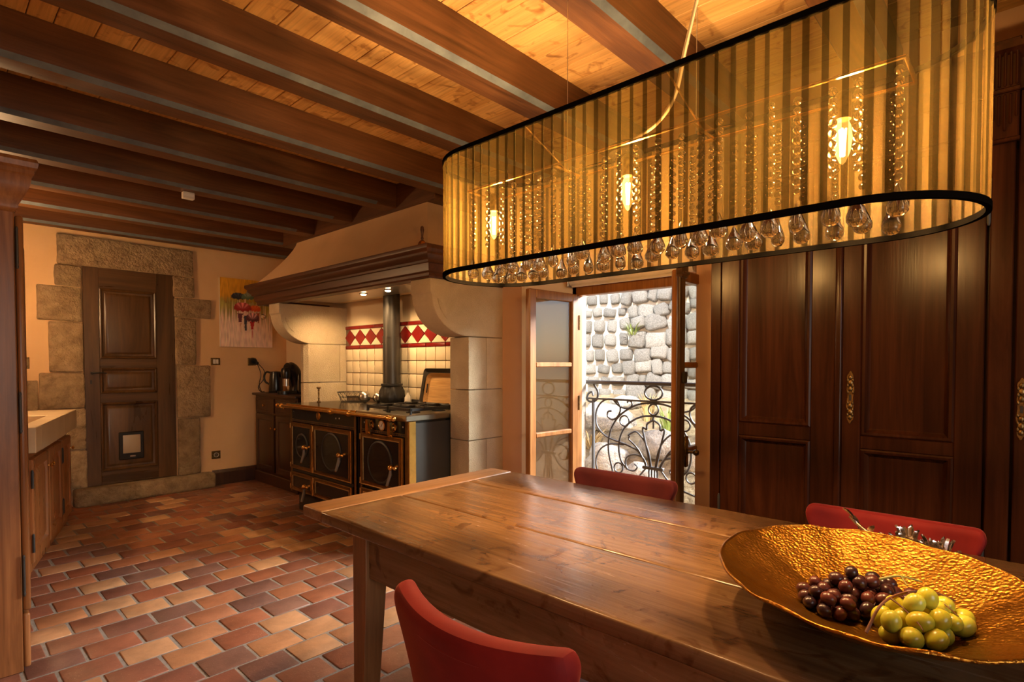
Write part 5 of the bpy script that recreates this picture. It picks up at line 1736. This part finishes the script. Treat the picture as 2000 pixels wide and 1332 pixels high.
def bunch(name, pts, mat, label, elong, seed):
    rr = random.Random(seed)
    cx_ = sum(p[0] for p in pts) / len(pts); cy_ = sum(p[1] for p in pts) / len(pts)
    t = thing(name, (cx_, cy_, min(p[2] - p[3] for p in pts)), label, 'grapes', 'grape bunches in the gold bowl')
    me = MB().ball((0, 0, 0), (1, 1, elong), 18, 12).mesh('grape', mat, 80)
    for x, y, z, r in pts:
        inst('grape', me, (x, y, z), t, (rr.uniform(-1.4, 1.4), rr.uniform(-1.4, 1.4), rr.uniform(0, 6)), (r, r, r))
    return t
b1 = bunch('dark_grape_bunch', dark, M['grape_red'], 'bunch of dark red grapes in the gold bowl', 1.12, 1)
b2 = bunch('green_grape_bunch', green, M['grape_green'], 'bunch of green grapes in the gold bowl', 1.2, 2)
def stalk(pts, r, mat, parent):
    q = spline(pts, 6)
    MB().tube(q, [r * (1 - 0.45 * i / (len(q) - 1)) for i in range(len(q))], 6).build('stalk', mat, parent, 60)
zt = 0.832
stalk([(1.120, 0.195, 0.800), (1.165, 0.180, zt + 0.008), (1.23, 0.155, zt + 0.016), (1.27, 0.118, zt + 0.016), (1.285, 0.085, zt + 0.004)], 0.003, M['stalk'], b2)
stalk([(1.19, 0.17, zt + 0.014), (1.175, 0.15, zt + 0.008), (1.145, 0.125, zt), (1.125, 0.115, zt - 0.004)], 0.0018, M['stalk'], b2)
stalk([(1.235, 0.15, zt + 0.016), (1.22, 0.125, zt + 0.01), (1.19, 0.105, zt + 0.008)], 0.0016, M['stalk'], b2)
stalk([(1.25, 0.135, zt + 0.016), (1.235, 0.10, zt + 0.012), (1.205, 0.075, zt + 0.006)], 0.0016, M['stalk'], b2)
stalk([(1.30, 0.205, zt + 0.008), (1.315, 0.175, zt + 0.018), (1.335, 0.140, zt + 0.010)], 0.003, M['stalk_green'], b1)
stalk([(1.318, 0.172, zt + 0.018), (1.305, 0.160, zt + 0.006)], 0.0024, M['stalk_green'], b1)

# silvered leaf ornament lying behind the bowl
so = thing('silver_ornament', (1.66, 0.25, TZ), 'silvered leaf and twig ornament lying behind the gold bowl', 'ornament')
def leaf_blade(base, d, up, L, w, parent, name='silver_leaf'):
    base, d, up = Vector(base), Vector(d).normalized(), Vector(up)
    s = d.cross(up).normalized()
    n_ = s.cross(d).normalized()
    mb = MB()
    vs, fs = [], []
    k = 7
    for i in range(k):
        t = i / (k - 1)
        ww = w * math.sin(math.pi * min(0.98, t * 0.9 + 0.08))
        c = base + d * (L * t) + up * (0.25 * L * math.sin(t * 2.2))
        vs += [c - s * ww + n_ * 0.003, c + n_ * 0.0005, c + s * ww + n_ * 0.003, c - n_ * 0.003]
    for i in range(k - 1):
        a = i * 4
        for q in range(4):
            l = (q + 1) % 4
            fs.append([a + q, a + l, a + 4 + l, a + 4 + q])
    fs.append([0, 3, 2, 1]); fs.append([(k - 1) * 4 + q for q in range(4)])
    mb.add(vs, fs).build(name, M['silver'], parent, 50)
rr = random.Random(4)
core = Vector((1.635, 0.205, TZ + 0.045))
MB().ball(core, (0.035, 0.055, 0.045), 16, 10).build('seed_head', M['silver'], so, 50)
MB().ball(core + Vector((-0.02, -0.06, -0.01)), (0.03, 0.045, 0.036), 16, 10).build('seed_head', M['silver'], so, 50)
for i in range(60):
    a = 2 * math.pi * i * 0.618
    el = rr.uniform(0.1, 1.3)
    d = Vector((math.cos(a) * math.cos(el), math.sin(a) * math.cos(el), math.sin(el)))
    leaf_blade(core + (Vector((-0.02, -0.06, -0.01)) if i % 2 else Vector()) + Vector((d.x * 0.025, d.y * 0.042, d.z * 0.034)), d + Vector((0, 0.2, 0.1)), Z, rr.uniform(0.022, 0.036), 0.006, so, 'silver_scale')
MB().tube(spline([(1.64, 0.23, TZ + 0.05), (1.665, 0.28, TZ + 0.068), (1.685, 0.315, TZ + 0.085), (1.695, 0.335, TZ + 0.102)], 5), [0.005] * 16, 8).build('twig', M['silver'], so, 60)
leaf_blade((1.68, 0.31, TZ + 0.075), (0.03, 0.06, 0.06), Z, 0.038, 0.008, so)
leaf_blade((1.685, 0.315, TZ + 0.085), (0.0, 0.10, 0.08), Z, 0.045, 0.008, so)
leaf_blade((1.67, 0.29, TZ + 0.062), (0.10, -0.02, 0.03), Z, 0.04, 0.008, so)

# ================================================================== PENDANT LAMP
LX, LY0, LY1, LR = 1.40, 0.056, 1.540, 0.205
LZ0, LZ1 = 1.568, 1.955
lp = thing('pendant_lamp', (LX, 0.85, LZ0), 'long oval pendant lamp with pleated gold organza shade and crystals', 'lamp')
ys0, ys1 = LY0 + LR, LY1 - LR
straight = ys1 - ys0
per = 2 * straight + 2 * math.pi * LR
def oval(s, off=0.0):
    """Point on the stadium outline at arc length s (offset outwards by off)."""
    s %= per
    r = LR + off
    if s < straight:
        return Vector((LX - r, ys0 + s, 0))
    s -= straight
    if s < math.pi * LR:
        t = s / LR
        return Vector((LX - r * math.cos(t), ys1 + r * math.sin(t), 0))
    s -= math.pi * LR
    if s < straight:
        return Vector((LX + r, ys1 - s, 0))
    s -= straight
    t = s / LR
    return Vector((LX + r * math.cos(t), ys0 - r * math.sin(t), 0))
NP = 98
pitch = per / NP
ss, om, isf = [], [], []
pr3 = random.Random(9)
for i in range(NP):
    j = pr3.uniform(-0.1, 0.1)
    f0 = 0.60 + j
    ss += [pitch * i, pitch * (i + 0.25), pitch * (i + f0), pitch * (i + f0 + 0.02), pitch * (i + 0.985)]
    om += [0.0, 0.0035, 0.0045, 0.0015, -0.0015]
    isf += [0, 0, 0, 1, 0]
NZ = 5
vs, fs, mi = [], [], []
for j in range(NZ):
    z = LZ0 + 0.004 + (LZ1 - LZ0 - 0.008) * j / (NZ - 1)
    for s, o_ in zip(ss, om):
        p = oval(s, o_)
        vs.append(Vector((p.x, p.y, z)))
ns = len(ss)
sh = MB()
sh.add(vs, [])
for j in range(NZ - 1):
    for k in range(ns):
        l = (k + 1) % ns
        sh.f.append([j * ns + k, j * ns + l, (j + 1) * ns + l, (j + 1) * ns + k])
        sh.m.append(1 if isf[k] else 0)
shade = sh.build('shade', [M['sheer'], M['fold']], lp)
for z0, z1, nm in ((LZ0 - 0.002, LZ0 + 0.011, 'lower_hem'), (LZ1 - 0.010, LZ1 + 0.003, 'upper_hem')):
    mb = MB()
    N_ = 160
    vs, fs = [], []
    for i in range(N_):
        s = per * i / N_
        for o_, z in ((-0.003, z0), (0.007, z0), (0.007, z1), (-0.003, z1)):
            p = oval(s, o_); vs.append(Vector((p.x, p.y, z)))
    for i in range(N_):
        j = (i + 1) % N_
        for k in range(4):
            l = (k + 1) % 4
            fs.append([i * 4 + k, i * 4 + l, j * 4 + l, j * 4 + k])
    mb.add(vs, fs).build(nm, M['fixture'], shade)
# inner frame carrying bulbs and strings
ZR = 1.872
fx0, fx1 = LX - 0.07, LX + 0.07
fm = MB()
for xx in (fx0, fx1):
    fm.tube([(xx, 0.18, ZR), (xx, 1.44, ZR)], 0.004, 6)
for yy_ in (0.18, 0.62, 1.06, 1.44):
    fm.tube([(fx0, yy_, ZR), (fx1, yy_, ZR)], 0.004, 6)
for yy_ in (0.62, 1.06):
    for xx in (LX - LR, LX + LR):
        fm.tube([(LX, yy_, ZR), (xx, yy_, LZ1 - 0.004)], 0.0025, 6)
fr_ = fm.build('inner_frame', M['brass'], lp, 50)
cs = MB().lathe([(0.05, 0), (0.05, 0.02), (0.03, 0.03), (0.0, 0.032)], (LX, 0.85, ZR), 20).build('cable_cap', M['fixture'], lp, 40)
# bulbs
for k, yb in enumerate((0.302, 0.843, 1.383)):
    bs = MB().lathe([(0.016, 0.0), (0.016, 0.055), (0.012, 0.06)], (LX, yb, ZR - 0.065), 14).build('bulb_socket', M['brass_old'], lp, 40)
    MB().lathe([(0.010, 0), (0.016, -0.015), (0.019, -0.04), (0.015, -0.07), (0.006, -0.092), (0.0, -0.098)], (LX, yb, ZR - 0.066), 16).build('bulb_glass', M['bulb'], bs, 60)
    fl_ = MB()
    for q in range(4):
        t = q * math.pi / 2
        fl_.tube([(LX + 0.006 * math.cos(t), yb + 0.006 * math.sin(t), ZR - 0.085), (LX + 0.003 * math.cos(t), yb + 0.003 * math.sin(t), ZR - 0.145)], 0.0022, 5)
    fl_.build('filament', M['filament'], bs)
    light('lamp_bulb', 'POINT', (LX, yb, ZR - 0.115), 27, (1.0, 0.60, 0.25), shadow_soft_size=0.02)
# crystal strings: beads on a string, a drop below each
def bead_mesh(nb, seed):
    rr = random.Random(seed)
    mb = MB()
    z = -0.010
    for i in range(nb):
        r = 0.0095 + rr.uniform(-0.001, 0.001)
        mb.ball((rr.uniform(-.001, .001), rr.uniform(-.001, .001), z - r), (r, r, r * 0.95), 8, 6)
        z -= 2 * r + 0.0025
    return mb, z
drop_prof = [(0.0, 0.0), (0.003, -0.004), (0.006, -0.014), (0.012, -0.028), (0.0165, -0.042), (0.0155, -0.052), (0.009, -0.060), (0.0, -0.062)]
drops = [MB().lathe([(r * k * 1.2, z * h * 1.1) for r, z in drop_prof], (0, 0, 0), 10, caps=False).mesh('crystal_drop', M['crystal'], 80) for k, h in ((1.0, 1.0), (0.82, 1.05), (1.12, 0.95))]
strings = []
for nb in (9, 10, 11):
    mb, zb = bead_mesh(nb, nb)
    strings.append((mb.mesh('crystal_string', M['crystal'], 80), zb))
rr = random.Random(21)
for row, xx in ((0, fx0), (1, fx1)):
    for i in range(22):
        yv = 0.195 + 0.0575 * i + (0.03 if row else 0) + rr.uniform(-0.008, 0.008)
        if min(abs(yv - b) for b in (0.302, 0.843, 1.383)) < 0.0:
            continue
        q = rr.randrange(3)
        me, zb = strings[q]
        s_ = inst('crystal_string', me, (xx + rr.uniform(-.012, .012), yv, ZR - 0.004), lp, (0, 0, rr.uniform(0, 6)))
        dlen = rr.choice((0, 1, 2))
        ztop = ZR - 0.004 + zb
        zdrop = 1.624 + rr.uniform(-0.004, 0.012)
        d_ = inst('crystal_drop', drops[dlen], (s_.location.x + lp.location.x, yv, min(ztop, zdrop)), lp, (0, 0, rr.uniform(0, 6)))
# hanging wires and the cable
for yw in (1.06, 0.64):
    MB().tube([(LX, yw, ZR), (LX, yw, ZB + 0.18)], 0.0012, 5).build('suspension_wire', M['steel'], lp)
MB().tube(spline([(1.395, 0.600, ZC), (1.40, 0.612, 2.36), (1.40, 0.640, 2.22), (1.40, 0.672, 2.10), (1.40, 0.700, 1.99), (1.40, 0.755, 1.93), (LX, 0.84, 1.905)], 6), 0.0055, 8).build('cable', M['cord'], lp, 60)
